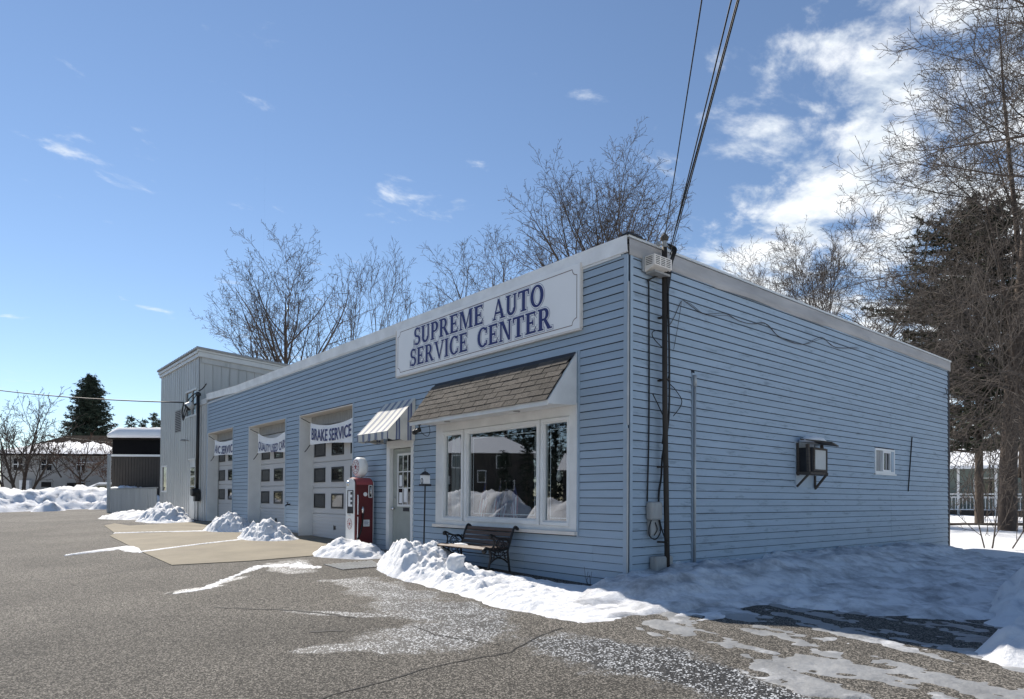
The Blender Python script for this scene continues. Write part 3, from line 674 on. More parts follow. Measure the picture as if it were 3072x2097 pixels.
# ================================================================== awning over the entry door
def stripe_material():
    m, t, b = nt('awning_canvas'); b.inputs['Roughness'].default_value = .8
    g = N(t, 'ShaderNodeNewGeometry'); sp = N(t, 'ShaderNodeSeparateXYZ'); L(t, g.outputs['Position'], sp.inputs[0])
    su = N(t, 'ShaderNodeMath', operation='MULTIPLY_ADD'); L(t, sp.outputs[0], su.inputs[0]); su.inputs[1].default_value = 1/.235; su.inputs[2].default_value = 40.13
    yy = N(t, 'ShaderNodeMath', operation='MULTIPLY'); L(t, sp.outputs[1], yy.inputs[0]); yy.inputs[1].default_value = 1/.235
    sn = N(t, 'ShaderNodeSeparateXYZ'); L(t, g.outputs['True Normal'], sn.inputs[0])
    ab = N(t, 'ShaderNodeMath', operation='ABSOLUTE'); L(t, sn.outputs[0], ab.inputs[0]); gt = N(t, 'ShaderNodeMath', operation='GREATER_THAN'); L(t, ab.outputs[0], gt.inputs[0]); gt.inputs[1].default_value = .6
    mxv = N(t, 'ShaderNodeMix'); L(t, gt.outputs[0], mxv.inputs[0]); L(t, su.outputs[0], mxv.inputs[2]); ay = N(t, 'ShaderNodeMath', operation='ADD'); L(t, yy.outputs[0], ay.inputs[0]); ay.inputs[1].default_value = 20.28; L(t, ay.outputs[0], mxv.inputs[3])
    fr = N(t, 'ShaderNodeMath', operation='FRACT'); L(t, mxv.outputs[0], fr.inputs[0])
    cr = N(t, 'ShaderNodeValToRGB'); cr.color_ramp.interpolation = 'CONSTANT'; e = cr.color_ramp.elements
    W = (.62,.60,.54,1); B = (.075,.095,.20,1); G = (.30,.33,.38,1)
    e[0].position = 0; e[0].color = W; e[1].position = .52; e[1].color = B
    for p, c in ((.62, G),(.78, B),(.88, W)): k = cr.color_ramp.elements.new(p); k.color = c
    L(t, fr.outputs[0], cr.inputs[0])
    n = N(t, 'ShaderNodeTexNoise', Scale=5.0, Detail=6.0); L(t, g.outputs['Position'], n.inputs['Vector'])
    r = N(t, 'ShaderNodeMapRange'); L(t, n.outputs[0], r.inputs[0]); r.inputs[3].default_value = .78; r.inputs[4].default_value = 1.18
    hv = N(t, 'ShaderNodeHueSaturation'); L(t, cr.outputs[0], hv.inputs['Color']); L(t, r.outputs[0], hv.inputs['Value']); L(t, hv.outputs[0], b.inputs['Base Color'])
    return m
M_canvas = stripe_material()
aw = thing('awning', 'faded blue and white striped canvas awning over the entry door', 'awning', (-5.43,-.02,2.5))
ax0, ax1, ay, az0, az1, av = -5.98, -4.86, -.58, 2.255, 2.875, 2.115
def canvas_sheet(P, nu, nv):
    mb = MB(); vs = [P(i/nu, j/nv) for j in range(nv+1) for i in range(nu+1)]
    mb.add(vs, [(j*(nu+1)+i, j*(nu+1)+i+1, (j+1)*(nu+1)+i+1, (j+1)*(nu+1)+i) for j in range(nv) for i in range(nu)]); return mb
canvas_sheet(lambda u,v: (ax0+(ax1-ax0)*u, -.024+(ay+.024)*v, az1+(az0-az1)*v-.022*math.sin(pi*v)*(1-.5*math.cos(2*pi*u))), 20, 12).build('canvas_top', M_canvas, aw, smooth=True, fix=False)
canvas_sheet(lambda u,v: (ax0+(ax1-ax0)*u, ay-.006*math.sin(u*37)*v+.010*math.sin(u*11)*v, az0+(av-az0)*v+.007*math.sin(u*23)*v), 60, 4).build('valance', M_canvas, aw, smooth=True, fix=False)
for xx in (ax0, ax1):
    mb = MB(); n = 10; vs = []
    for i in range(n+1):
        f = i/n; y = -.024+(ay+.024)*f; zt_ = az1+(az0-az1)*f-.02*math.sin(pi*f)
        for j in range(5): vs.append((xx+.006*math.sin(f*9+j), y, zt_+(av+.01*math.sin(f*14)-zt_)*j/4))
    mb.add(vs, [(i*5+j,(i+1)*5+j,(i+1)*5+j+1,i*5+j+1) for i in range(n) for j in range(4)]); mb.build('side_curtain', M_canvas, aw, fix=False)
m = MB(); r_ = .012
m.tube([(ax0,ay+.01,az0-.005),(ax1,ay+.01,az0-.005)], r_, 6); m.tube([(ax0+.02,-.03,av+.02),(ax0+.02,ay+.02,av+.02),(ax1-.02,ay+.02,av+.02),(ax1-.02,-.03,av+.02)], r_, 6); m.build('frame', M_rust, aw)

# ================================================================== banners tied across the bays
def text_mesh(body, bold=.012, shear=0.0, space=1.0):
    c = bpy.data.curves.new('lettering', 'FONT'); c.body = body; c.size = 1; c.offset = bold; c.shear = shear; c.resolution_u = 3; c.space_character = space
    o = bpy.data.objects.new('lettering', c); COL.objects.link(o); dg = bpy.context.evaluated_depsgraph_get(); dg.update()
    me = bpy.data.meshes.new_from_object(o.evaluated_get(dg)); bpy.data.objects.remove(o); bpy.data.curves.remove(c)
    vs = [tuple(v.co) for v in me.vertices]; fs = [tuple(p.vertices) for p in me.polygons]; bpy.data.meshes.remove(me); return vs, fs
def banner(x0, x1, zl, zr, zmid, bl, br, body, tx0, tx1, tz0, tz1, label, sag_seed, bay_x, shear=0):
    root = thing('banner', label, 'banner', ((x0+x1)/2,.06,bl), 'vinyl banners across the garage bays')
    def top(u): return zl+(zr-zl)*u-(((zl+zr)/2-zmid)*(1-(2*u-1)**2))
    def P(u, v):
        zt_ = top(u); zb_ = bl+(br-bl)*u+.025*math.sin(pi*u)
        w = .020*mnoise.noise((u*3.1+sag_seed, v*1.2, 1))+.010*math.sin(u*15+sag_seed)*(1-v)
        return (x0+(x1-x0)*u+.03*math.sin(pi*v)*(.5-u), .06+w, zt_+(zb_-zt_)*v)
    canvas_sheet(P, 40, 12).build('vinyl_sheet', M_cloth, root, smooth=True, fix=False)
    vs, fs = text_mesh(body, .008 if len(body) > 14 else .018, shear, 1.1 if body[1] == '/' else 1.0); xa, xb = min(v[0] for v in vs), max(v[0] for v in vs); za, zb2 = 0.0, .73
    out = []
    for v in vs:
        X = tx0+(v[0]-xa)/(xb-xa)*(tx1-tx0); f = (v[1]-za)/(zb2-za); u = (X-x0)/(x1-x0); zc = tz0+f*(tz1-tz0)
        droop = -(((zl+zr)/2-zmid)*(1-(2*u-1)**2))*.75 + (zr-zl)*(u-.5)*.9
        Z = zc+droop+.02; zt_ = top(u); zb_ = bl+(br-bl)*u+.025*math.sin(pi*u); vv = (Z-zt_)/(zb_-zt_); p = P(u, vv)
        out.append((X, p[1]-.012, Z))
    mb = MB(); mb.add(out, fs); mb.build('lettering', M_navy, root, fix=False)
    m = MB()
    for a, b in (((x0,.06,zl),(bay_x[0]+.02,.02,zl+.14)),((x1,.06,zr),(bay_x[1]-.02,.02,zr+.10))): m.tube([a,b], .009, 5)
    m.tube([(x0,.06,bl),(x0-.10,.03,bl-.10),(x0-.16,.0,bl-.16)], .010, 5); m.tube([(x1,.06,br),(bay_x[1]-.02,.03,br-.02)], .009, 5); m.build('tie_rope', M_cable, root)
banner(-9.60,-7.42,2.83,2.77,2.70,2.32,2.24,'BRAKE SERVICE',-9.50,-7.50,2.41,2.68,'white vinyl banner lettered BRAKE SERVICE on the bay nearest the gas pump',1,(-10.03,-7.28))
banner(-13.05,-10.95,2.84,2.78,2.64,2.29,2.21,'QUALITY USED CARS',-12.98,-11.02,2.38,2.60,'sagging white vinyl banner lettered QUALITY USED CARS on the middle bay',4,(-13.57,-10.90),.1)
banner(-17.0,-14.95,2.91,2.84,2.78,2.40,2.33,'A/C SERVICE',-16.93,-15.0,2.47,2.72,'white vinyl banner lettered A/C SERVICE on the bay beside the metal annex',8,(-17.45,-14.93),.1)

# ================================================================== old gas pump
gp = thing('gas_pump', 'vintage red and white gas pump with round star globe on top', 'gas pump', (-6.39,-.30,.1))
px0, px1, py0, py1, pz0, pz1 = -6.585, -6.205, -.50, -.10, .09, 1.475
def arch(w, z0, z1, r, n=6):
    pts = [(-w/2,z0),(w/2,z0)]
    for i in range(n+1): a = pi/2*i/n; pts.append((w/2-r+r*math.cos(a), z1-r*.75+r*.75*math.sin(a)))
    for i in range(n+1): a = pi/2+pi/2*i/n; pts.append((-w/2+r+r*math.cos(a), z1-r*.75+r*.75*math.sin(a)))
    return pts
pcx, pcy = (px0+px1)/2, (py0+py1)/2; pw = px1-px0
MB().prism(arch(pw-.004,pz0,pz1,.15), lambda a,b,d: (pcx+a,d,b), py0+.012, py1-.012).build('body', M_red, gp, bevel=.012)
for ya, yb in ((py0-.004,py0+.0115),(py1-.0115,py1+.004)):
    MB().prism(arch(pw-.03,pz0,pz1-.015,.13), lambda a,b,d: (pcx+a,d,b), ya, yb).build('face_panel', M_pumpw, gp, bevel=.006)
m = MB(); m.prism(arch(pw+.01,pz1-.13,pz1+.008,.155), lambda a,b,d: (pcx+a,d,b), py0+.03, py1-.03); m.build('top_cap', M_redl, gp, bevel=.01)
f = py0-.004
fm = MB()
for a,b,c,e in ((-.075,.125,.80,.815),(-.075,.125,1.225,1.24),(-.09,-.075,.80,1.24),(.125,.14,.80,1.24)): fm.box(pcx+a,pcx+b,f-.012,f-.0005,c,e)
fm.build('dial_frame', M_shdark, gp)
MB().box(pcx-.075,pcx+.125,f-.004,f-.0005,.93,1.225).build('dial_plate', M_cloth, gp); MB().box(pcx-.075,pcx+.125,f-.004,f-.0005,.815,.929).build('dial_window', M_shdark, gp)
for k, zz in enumerate((1.155,1.055,.97)): MB().box(pcx+.03,pcx+.10,f-.007,f-.0045,zz,zz+.05).build('number_wheel', M_black, gp)
m = MB(); m.lathe([(.05,0),(.05,-.012),(.02,-.03),(0.004,-.032)], (pcx-.08,f,1.37), 14, 'y'); m.build('face_light', M_chrome, gp, smooth=True)
MB().box(pcx-.09,pcx+.03,f-.014,f-.001,.755,.772).build('face_handle', M_chrome, gp)
def star_emblem(c, r, d, parent, name='star_emblem'):
    """white disc, red ring and red five pointed star; d = outward y direction"""
    def ring(mb, ro, ri, y):
        n = 28
        vs = [(c[0]+ro*math.cos(2*pi*i/n), y, c[2]+ro*math.sin(2*pi*i/n)) for i in range(n)]+[(c[0]+ri*math.cos(2*pi*i/n), y, c[2]+ri*math.sin(2*pi*i/n)) for i in range(n)]
        mb.add(vs, [(i,(i+1)%n,n+(i+1)%n,n+i) for i in range(n)])
    mb = MB(); mb.mi = 0; n = 28; mb.add([(c[0]+r*math.cos(2*pi*i/n), c[1]+d*.002, c[2]+r*math.sin(2*pi*i/n)) for i in range(n)], [tuple(range(n))])
    mb.mi = 1; ring(mb, r*.98, r*.90, c[1]+d*.004); ring(mb, r*.62, r*.58, c[1]+d*.004)
    st = [(c[0]+(r*.52 if i%2==0 else r*.21)*math.sin(pi*i/5), c[1]+d*.0045, c[2]+(r*.52 if i%2==0 else r*.21)*math.cos(pi*i/5)) for i in range(10)]
    mb.add(st+[(c[0],c[1]+d*.0045,c[2])], [(i,(i+1)%10,10) for i in range(10)])
    mb.mi = 1     # worn marks round the ring
    for i in range(12):
        if i in (3, 9): continue
        a = 2*pi*i/12; u = Vector((math.cos(a),0,math.sin(a))); t = Vector((-math.sin(a),0,math.cos(a))); q = Vector((c[0],c[1]+d*.006,c[2]))+u*r*.76
        mb.add([q+u*r*.09+t*r*.07, q-u*r*.09+t*r*.07, q-u*r*.09-t*r*.07, q+u*r*.09-t*r*.07], [(0,1,2,3)])
    return mb.build(name, [M_pumpw, M_redl], parent, fix=False)
star_emblem((pcx,f,.60), .105, -1, gp)
gl = MB().lathe([(.03,-.09),(.155,-.09),(.185,-.06),(.19,0),(.185,.06),(.155,.09),(.03,.09)], (pcx,pcy,1.685), 28, 'y').build('globe', M_pumpw, gp, smooth=True)
star_emblem((pcx,pcy-.0905,1.685), .145, -1, gl)
star_emblem((pcx,pcy+.0905,1.685), .145, 1, gl)
m = MB(); m.lathe([(.07,1.475),(.05,1.49),(.045,1.51)], (pcx,pcy,0), 14); m.build('globe_collar', M_chrome, gp)
sx_ = px1
m = MB(); m.tube([(sx_+.004,py0+.06,1.15),(sx_+.012,py0+.06,1.12),(sx_+.012,py0+.06,.78)], .011, 6); m.tube([(sx_+.012,py0+.06,.74),(sx_+.012,py0+.055,.2)], .009, 6); m.build('side_rail', M_pumpw, gp)
m = MB()
for a,b,c,e in ((.28,.36,1.10,1.115),(.28,.36,1.325,1.34),(.28,.293,1.10,1.34),(.347,.36,1.10,1.34)): m.box(sx_+.0005,sx_+.012,py0+a,py0+b,c,e)
m.build('nozzle_cradle', M_pumpw, gp); MB().box(sx_+.0005,sx_+.004,py0+.293,py0+.347,1.115,1.325).build('cradle_recess', M_black, gp)
m = MB(); m.tube([(sx_+.02,py0+.32,1.30),(sx_+.035,py0+.32,1.24),(sx_+.03,py0+.325,1.16)], .016, 8); m.build('crank_handle', M_chrome, gp, smooth=True)
m = MB(); m.tube([(sx_+.02,py0+.155,.93),(sx_+.028,py0+.155,.87),(sx_+.022,py0+.16,.80)], [.02,.028,.016], 8); m.build('nozzle', M_chrome, gp, smooth=True)
hose = [(sx_+.022,py0+.16,.80),(sx_+.03,py0+.15,.62),(sx_+.035,py0+.10,.42),(sx_+.04,py0+.02,.26),(sx_+.03,py0-.03,.18),(sx_+.01,py0-.02,.12)]
m = MB(); m.tube(hose, .017, 8); m.build('hose', M_cable, gp, smooth=True)
m = MB(); m.lathe([(.04,0),(.04,.012),(.02,.016)], (sx_,py0+.215,1.165), 12, 'x'); m.build('side_badge', M_pumpw, gp)
MB().box(sx_+.0005,sx_+.006,py0+.18,py0+.31,.555,.68).build('notice_plate', M_pumpw, gp, bevel=.002)
m = MB()
for k in range(4): m.box(sx_+.0065,sx_+.0075,py0+.195,py0+.295-.01*(k%2),.575+.025*k,.585+.025*k)
m.build('faded_print', M_navy, gp)

# ================================================================== bench with cast iron ends
bench = thing('bench', 'dark slatted park bench with scrolled cast iron ends below the shop window', 'bench', (-2.49,-.45,.05))
bx0, bx1 = -3.06, -1.93
def spline(pts, n=8):
    P = [Vector(p) for p in pts]; out = []
    for i in range(len(P)-1):
        p0, p1, p2, p3 = P[max(i-1,0)], P[i], P[i+1], P[min(i+2,len(P)-1)]
        for k in range(n):
            t = k/n; out.append(.5*((2*p1)+(-p0+p2)*t+(2*p0-5*p1+4*p2-p3)*t*t+(-p0+3*p1-3*p2+p3)*t**3))
    out.append(P[-1]); return out
def bench_end(x, g):
    m = MB()
    def sp(pts, r=.014, n=6, k=6): m.tube(spline([(x,a,b) for a,b in pts], k), r, n)
    sp([(-.115,.655),(-.135,.69),(-.175,.685),(-.215,.60),(-.25,.50),(-.285,.40),(-.30,.33)], .019)         # back post
    m.lathe([(.022,-.02),(.022,.02)], (x,-.125,.668), 10, 'x')
    sp([(-.285,.40),(-.40,.375),(-.55,.375),(-.66,.405),(-.715,.40),(-.735,.37),(-.71,.345)], .017)            # seat rail and lip
    m.lathe([(.028,-.022),(.028,.022)], (x,-.712,.372), 10, 'x')
    sp([(-.27,.47),(-.33,.535),(-.42,.535),(-.52,.565),(-.585,.595),(-.62,.58),(-.605,.55)], .014)            # arm
    m.lathe([(.024,-.02),(.024,.02)], (x,-.60,.565), 10, 'x')
    sp([(-.575,.57),(-.545,.50),(-.555,.43),(-.60,.39)], .011)
    sp([(-.62,.375),(-.60,.28),(-.625,.17),(-.66,g)], .016); sp([(-.30,.36),(-.285,.26),(-.27,.15),(-.255,g)], .016)    # legs
    sp([(-.62,.19),(-.55,.245),(-.46,.275),(-.37,.245),(-.285,.19)], .012)                                          # arch
    for i in range(6):                                                                                                 # rosette
        a = 2*pi*i/6; cy_, cz_ = -.435+.043*math.cos(a), .462+.043*math.sin(a)
        m.tube([(x,cy_+.018*math.cos(q*pi/3),cz_+.018*math.sin(q*pi/3)) for q in range(7)], .006, 4, False)
    m.tube([(x,-.435+.068*math.cos(q*pi/7),.462+.068*math.sin(q*pi/7)) for q in range(15)], .007, 4, False)
    rr_ = random.Random(2)
    for cy_, cz_, r in ((-.35,.50,.022),(-.33,.44,.024),(-.52,.53,.02),(-.515,.42,.024),(-.57,.31,.026),(-.52,.33,.022),(-.37,.32,.026),(-.32,.28,.022),(-.44,.325,.024),(-.585,.245,.018),(-.31,.22,.018),(-.47,.355,.012),(-.28,.53,.014)):
        m.tube([(x,cy_+r*math.cos(q*pi/4+.4),cz_+r*1.15*math.sin(q*pi/4+.4)) for q in range(8)], .0065, 4, False)
    for a, b in (((-.60,.36),(-.47,.28)),((-.30,.35),(-.44,.28)),((-.50,.38),(-.55,.26)),((-.38,.38),(-.34,.25))): m.tube([(x,*a),(x,*b)], .007, 4)
    return m.build('cast_end', M_iron, bench, smooth=True)
bench_end(bx0, .10); bench_end(bx1, .06)
for (y, z, ty, tz) in ((-.178,.650,.35,-1),(-.212,.585,.38,-1),(-.240,.520,.36,-1),(-.263,.455,.3,-1),(-.282,.395,.2,-1)):
    d = Vector((0,-.33 if z>.45 else -.28,-1)).normalized(); n_ = Vector((0,-d.z,d.y))
    MB().obox(((bx0+bx1)/2,y-.006,z), ((bx1-bx0)/2-.015,0,0), d*.026, n_*.008).build('back_slat', M_slat, bench, bevel=.004)
for (y, z, tilt_) in ((-.345,.392,0),(-.42,.388,0),(-.495,.388,0),(-.57,.396,-.15),(-.645,.412,-.2),(-.700,.402,.5)):
    MB().obox(((bx0+bx1)/2,y,z+.006), ((bx1-bx0)/2-.015,0,0), (0,.031,.031*tilt_), (0,-.008*tilt_,.008)).build('seat_slat', M_slat, bench, bevel=.004)
m = MB(); m.tube([(bx0,-.44,.30),(bx1,-.44,.30)], .008, 6); m.build('tie_rod', M_iron, bench)
def blob(name, c, rx, ry, rz, seed, mat, parent=None, n=18, amp=.25, freq=3.0):
    mb = MB(); k = 10; vs = []
    for i in range(k+1):
        ph = pi*i/k
        for j in range(n):
            th = 2*pi*j/n; d = Vector((math.sin(ph)*math.cos(th), math.sin(ph)*math.sin(th), math.cos(ph))); w = 1+amp*mnoise.noise(d*freq*.5+Vector((seed,seed*.7,0)))+amp*.5*mnoise.noise(d*freq+Vector((seed,0,3)))
            vs.append((c[0]+d.x*rx*w, c[1]+d.y*ry*w, c[2]+max(d.z,-.35)*rz*w))
    fs = [(i*n+j,i*n+(j+1)%n,(i+1)*n+(j+1)%n,(i+1)*n+j) for i in range(k) for j in range(n)]
    mb.add(vs, fs); return mb.build(name, mat, parent, smooth=True)
tag(blob('snow_patch', (-2.62,-.60,.412), .16, .06, .035, 3, M_snow), 'small oval patch of snow left on the bench seat', 'snow')

# ================================================================== lantern on a pole by the door
fd = thing('pole_lantern', 'small white lantern bird feeder on a thin black pole beside the door', 'bird feeder', (-4.24,-.2,.1))
MB().tube([(-4.27,-.2,.1),(-4.24,-.2,1.30)], .013, 8).build('pole', M_black, fd)
m = MB(); m.box(-4.30,-4.18,-.26,-.14,1.335,1.485); m.build('house', M_cloth, fd, bevel=.006)
MB().box(-4.315,-4.165,-.275,-.125,1.30,1.334).build('tray', M_shdark, fd)
m = MB(); m.lathe([(.095,1.486),(.05,1.53),(.012,1.55)], (-4.24,-.2,0), 10); m.tube([(-4.24+.022*math.sin(q),-.2,1.57-.022*math.cos(q)) for q in [i*pi/5 for i in range(11)]], .004, 5, False); m.build('roof', M_shdark, fd)
m = MB(); m.tube([(-4.24+.028*math.sin(q*pi/6),-.264,1.385+.045*math.cos(q*pi/6)) for q in range(13)], .006, 5, False); m.build('perch_ring', M_shdark, fd)

# ================================================================== security camera below the canopy end
sc_ = thing('security_camera', 'black bullet camera with loose wire hung below the canopy end', 'camera', (-4.2,-.40,2.27))
m = MB(); m.tube([(-4.12,-.40,2.30),(-4.12,-.40,2.235)], .012, 8); m.lathe([(.03,2.312),(.03,2.30)], (-4.12,-.40,0), 12); m.build('mount', M_black, sc_)
m = MB(); m.tube([(-4.10,-.40,2.225),(-4.20,-.42,2.20)], .036, 12); m.tube([(-4.195,-.419,2.201),(-4.245,-.429,2.19)], .041, 12); m.build('housing', M_black, sc_, smooth=True)
m = MB(); m.tube([(-4.243,-.428,2.190),(-4.250,-.430,2.188)], .030, 12); m.build('lens', M_chrome, sc_)
m = MB(); m.tube(spline([(-4.10,-.40,2.22),(-4.03,-.36,2.14),(-3.97,-.32,2.12),(-3.95,-.3,2.2),(-3.98,-.3,2.30)]), .005, 5); m.build('wire', M_cable, sc_)

# ================================================================== things on the end wall
lb = thing('siren_box', 'pale louvred metal alarm box high on the end wall near the corner', 'alarm box', (.1,.42,4.0))
MB().box(.022,.05,.22,.62,3.93,4.12).build('back_plate', M_rust, lb)
m = MB(); m.prism([(.05,3.925),(.05,4.115),(.20,4.115),(.20,3.985)], lambda a,b,d: (a,d,b), .25, .60); m.build('case', M_signedge, lb, bevel=.004)
m = MB()
for r in range(5):
    for c in range(3): m.box(.2005,.203,.275+c*.105,.355+c*.105,4.0+.022*r,4.008+.022*r)
    m.box(.07,.17,.2475,.2495,4.0+.022*r,4.008+.022*r)
m.build('louvre_slot', M_black, lb)
MB().box(.055,.19,.27,.58,3.90,3.924).build('lower_tray', M_block, lb)

ms = thing('service_mast', 'tall rusty service mast pipe with peeling paint up the end wall', 'service mast', (.12,.56,0))
MB().tube([(.13,.62,-.06),(.125,.60,.9),(.12,.57,2.2),(.12,.55,4.28)], .034, 12).build('pipe', M_pipe, ms, smooth=True)
MB().tube([(.12,.55,4.28),(.12,.55,4.36)], .03, 10).build('upper_pipe', M_grey, ms)
m = MB(); m.lathe([(.03,0),(.05,.02),(.055,.05),(.03,.085),(.006,.095)], (.12,.55,4.36), 12); m.build('weatherhead', M_wood, ms, smooth=True)
m = MB(); m.tube([(.12,.42,4.30),(.12,.68,4.315)], .013, 6); m.lathe([(.028,-.02),(.028,.02)], (.12,.43,4.30), 10, 'y'); m.lathe([(.028,-.02),(.028,.02)], (.12,.67,4.315), 10, 'y'); m.build('insulator_arm', M_grey, ms)
m = MB()
for zz in (.55,1.5,2.6,3.4,3.95): m.box(.003,.165,.555,.60,zz,zz+.02)
m.build('strap', M_pipe, ms)
m = MB(); rr = random.Random(4)
for k in range(4): m.tube(spline([(.15,.57+.02*k,4.33),(.19+.02*k,.62,4.24),(.17,.60+.015*k,4.10),(.16,.56+.02*k,3.92),(.155,.58,3.7)]), .009, 5)
m.tube(spline([(.16,.60,4.0),(.12,.50,3.93),(.06,.40,3.88),(.04,.33,3.82),(.035,.35,3.69),(.035,.36,2.1),(.035,.33,1.07)]), .010, 6)
m.tube(spline([(.16,.57,3.7),(.16,.60,2.9),(.13,.63,2.12),(.06,.60,1.65),(.05,.59,1.39),(.05,.54,1.16),(.06,.53,.87)]), .013, 6)
m.tube(spline([(.16,.60,2.70),(.06,.72,2.61),(.05,.87,2.53),(.05,1.01,2.41),(.05,.98,2.31),(.1,.77,2.17)]), .006, 5)
m.tube(spline([(.13,.60,3.22),(.06,.48,3.23),(.05,.40,3.19),(.06,.43,3.11),(.1,.61,2.98)]), .006, 5)
m.tube(spline([(.06,.40,2.42),(.07,.55,2.22),(.08,.60,2.1),(.07,.58,1.8)]), .007, 5)
m.build('cable', M_cable, ms, smooth=True)
def meter(name, label, y0, y1, z0, z1, dx, lowbox, seed):
    r = thing(name, label, 'utility box', (.02+dx/2,(y0+y1)/2,z0))
    MB().box(.022,.022+dx,y0,y1,z0,z1).build('cover', M_grey, r, bevel=.03)
    if lowbox:
        MB().box(.022,.08,y0+.04,y1-.03,z0-.19,z0-.004).build('terminal_block', M_grey, r)
        m = MB()
        m.tube(spline([(.10,y0+.02,z0),(.09,y0-.01,z0-.1),(.07,y0+.03,z0-.2),(.08,y0+.13,z0-.24),(.10,y0+.2,z0-.15),(.1,y0+.17,z0)]), .008, 5)
        m.tube(spline([(.11,y0+.17,z0),(.10,y0+.24,z0-.14),(.08,y0+.36,z0-.28),(.07,y0+.31,z0-.12)]), .009, 5)
        m.tube(spline([(.10,y0+.1,z0-.03),(.09,y0+.15,z0-.12),(.09,y0+.09,z0-.19)]), .007, 5); m.build('wiring', M_cable, r)
    else:
        m = MB(); m.tube(spline([(.10,y0+.1,z0),(.1,y0+.16,z0-.12),(.11,y0+.26,z0-.12),(.1,y0+.30,z0)]), .011, 6); m.build('wiring', M_cable, r)
meter('telephone_box', 'weathered grey telephone box trailing black wires on the end wall', .31, .54, .84, 1.07, .10, True, 1)
meter('cable_box', 'larger weathered grey cable box low on the end wall', .38, .73, .10, .39, .12, False, 2)
cn = MB(); cn.box(.001,.026,1.285,1.345,-.05,2.80); cn = cn.build('vertical_trim_strip', M_bluetrim)
tag(cn, 'pale vertical trim strip standing up the end wall beyond the mast', 'trim strip')
m = MB(); m.tube([(.045,1.315,-.08),(.045,1.315,2.62)], .018, 8); m.tube([(.045,1.315,2.62),(.045,1.315,2.77)], .024, 8); tag(m.build('downpipe', M_rust, smooth=True), 'slim grey conduit with pale cap on the end wall', 'conduit')
lw = MB(); P = [(.76,3.33),(.85,3.44),(.91,3.53),(1.04,3.72),(1.18,3.71),(1.47,3.64),(1.71,3.67),(2.05,3.74),(2.4,3.70),(2.74,3.71),(3.12,3.79),(3.47,3.67),(3.84,3.63),(4.33,3.65),(4.92,3.86),(5.22,3.81),(5.54,3.78),(6.35,3.9)]
lw.tube(spline([(.03,a,b) for a,b in P],4), .0042, 4); lw.tube(spline([(.035,a+.05,b-.015*math.sin(a*4)-.01) for a,b in P[3:]],4), .0032, 4); lw.tube(spline([(.03,1.03,3.70),(.035,.98,3.5),(.035,.93,3.3),(.035,.86,3.05)]), .003, 4)
tag(lw.build('loose_wire', M_wood, smooth=True), 'loose sagging wire pinned across the upper end wall', 'wire')
sk = MB().tube([(.03,8.93,2.42),(.03,8.72,1.30)], .012, 6).build('thin_black_rod', M_cable); tag(sk, 'thin black rod leaning on the far end of the end wall', 'rod')
# air conditioner under a plywood hood
ac = thing('air_conditioner', 'old air conditioner hanging under a warped wooden hood with snow', 'air conditioner', (.15,4.43,1.7))
MB().box(.01,.24,4.20,4.68,1.56,1.95).build('casing', M_shdark, ac, bevel=.008)
MB().box(.2405,.252,4.25,4.63,1.60,1.91).build('rear_grille', M_blinds, ac)
m = MB()
for a,b,c,e in ((4.21,4.249,1.57,1.94),(4.631,4.67,1.57,1.94),(4.249,4.631,1.911,1.94),(4.249,4.631,1.57,1.599)): m.box(.2405,.262,a,b,c,e)
m.build('grille_frame', M_wood, ac)
m = MB(); m.bar((.0,4.42,2.075),(.44,4.56,2.0),.84,.02,(0,0,1)); m.build('hood_roof', M_wood, ac)
for a_, b_, w_, h_ in (((.10,4.80,2.02),(.26,4.62,1.50),.05,.025),((.02,4.15,2.03),(.03,4.15,1.50),.03,.03),((.19,4.14,2.0),(.21,4.14,1.50),.04,.05)):
    m = MB(); m.bar(a_,b_,w_,h_); m.build('hood_post', M_wood, ac)
m = MB(); m.box(.01,.25,4.12,4.72,1.515,1.555); m.bar((.02,4.76,1.30),(.22,4.70,1.51),.03,.03); m.bar((.015,4.76,1.28),(.015,4.76,1.51),.02,.03); m.bar((.02,4.13,1.32),(.20,4.14,1.51),.03,.03); m.build('bracket', M_wood, ac)
m = MB(); m.box(.001,.020,4.085,4.099,1.29,2.05); m.box(.001,.018,4.761,4.775,1.29,1.52); m.build('opening_trim', M_bluetrim, ac)
MB().box(-.15,-.003,4.1,4.76,1.3,2.05).build('filler_panel', M_bluetrim, ac)
tag(blob('hood_snow', (.16,4.36,2.062), .17, .30, .075, 9, M_snow), 'low cap of snow on the wooden hood over the air conditioner', 'snow')
sw = MB()
for a,b,c,e in ((7.14,8.07,1.63,1.67),(7.14,8.07,2.07,2.11),(7.14,7.18,1.67,2.07),(8.03,8.07,1.67,2.07),(7.50,7.54,1.67,2.07)): sw.box(-.06,.02,a,b,c,e)
sw = sw.build('slider_window', M_white, bld)
m = MB()
for a,b,c,e in ((7.54,7.58,1.67,2.07),(7.90,7.94,1.67,2.07),(7.58,7.90,1.67,1.705),(7.58,7.90,2.035,2.07)): m.box(-.05,.0,a,b,c,e)
m.build('sash_frame', M_white, sw); MB().box(-.045,-.035,7.18,7.50,1.67,2.07).build('pane', M_grey, sw); MB().box(-.045,-.035,7.58,7.90,1.705,2.035).build('pane', M_pane2, sw); MB().box(-.034,-.028,7.74,7.80,1.71,2.03).build('curtain_edge', M_grey, sw)
MB().box(-.05,.012,7.94,8.03,1.67,2.07).build('fill_strip', M_bluetrim, sw)
MB().box(.0,.04,7.10,8.10,1.60,1.629).build('window_sill', M_trim, sw)
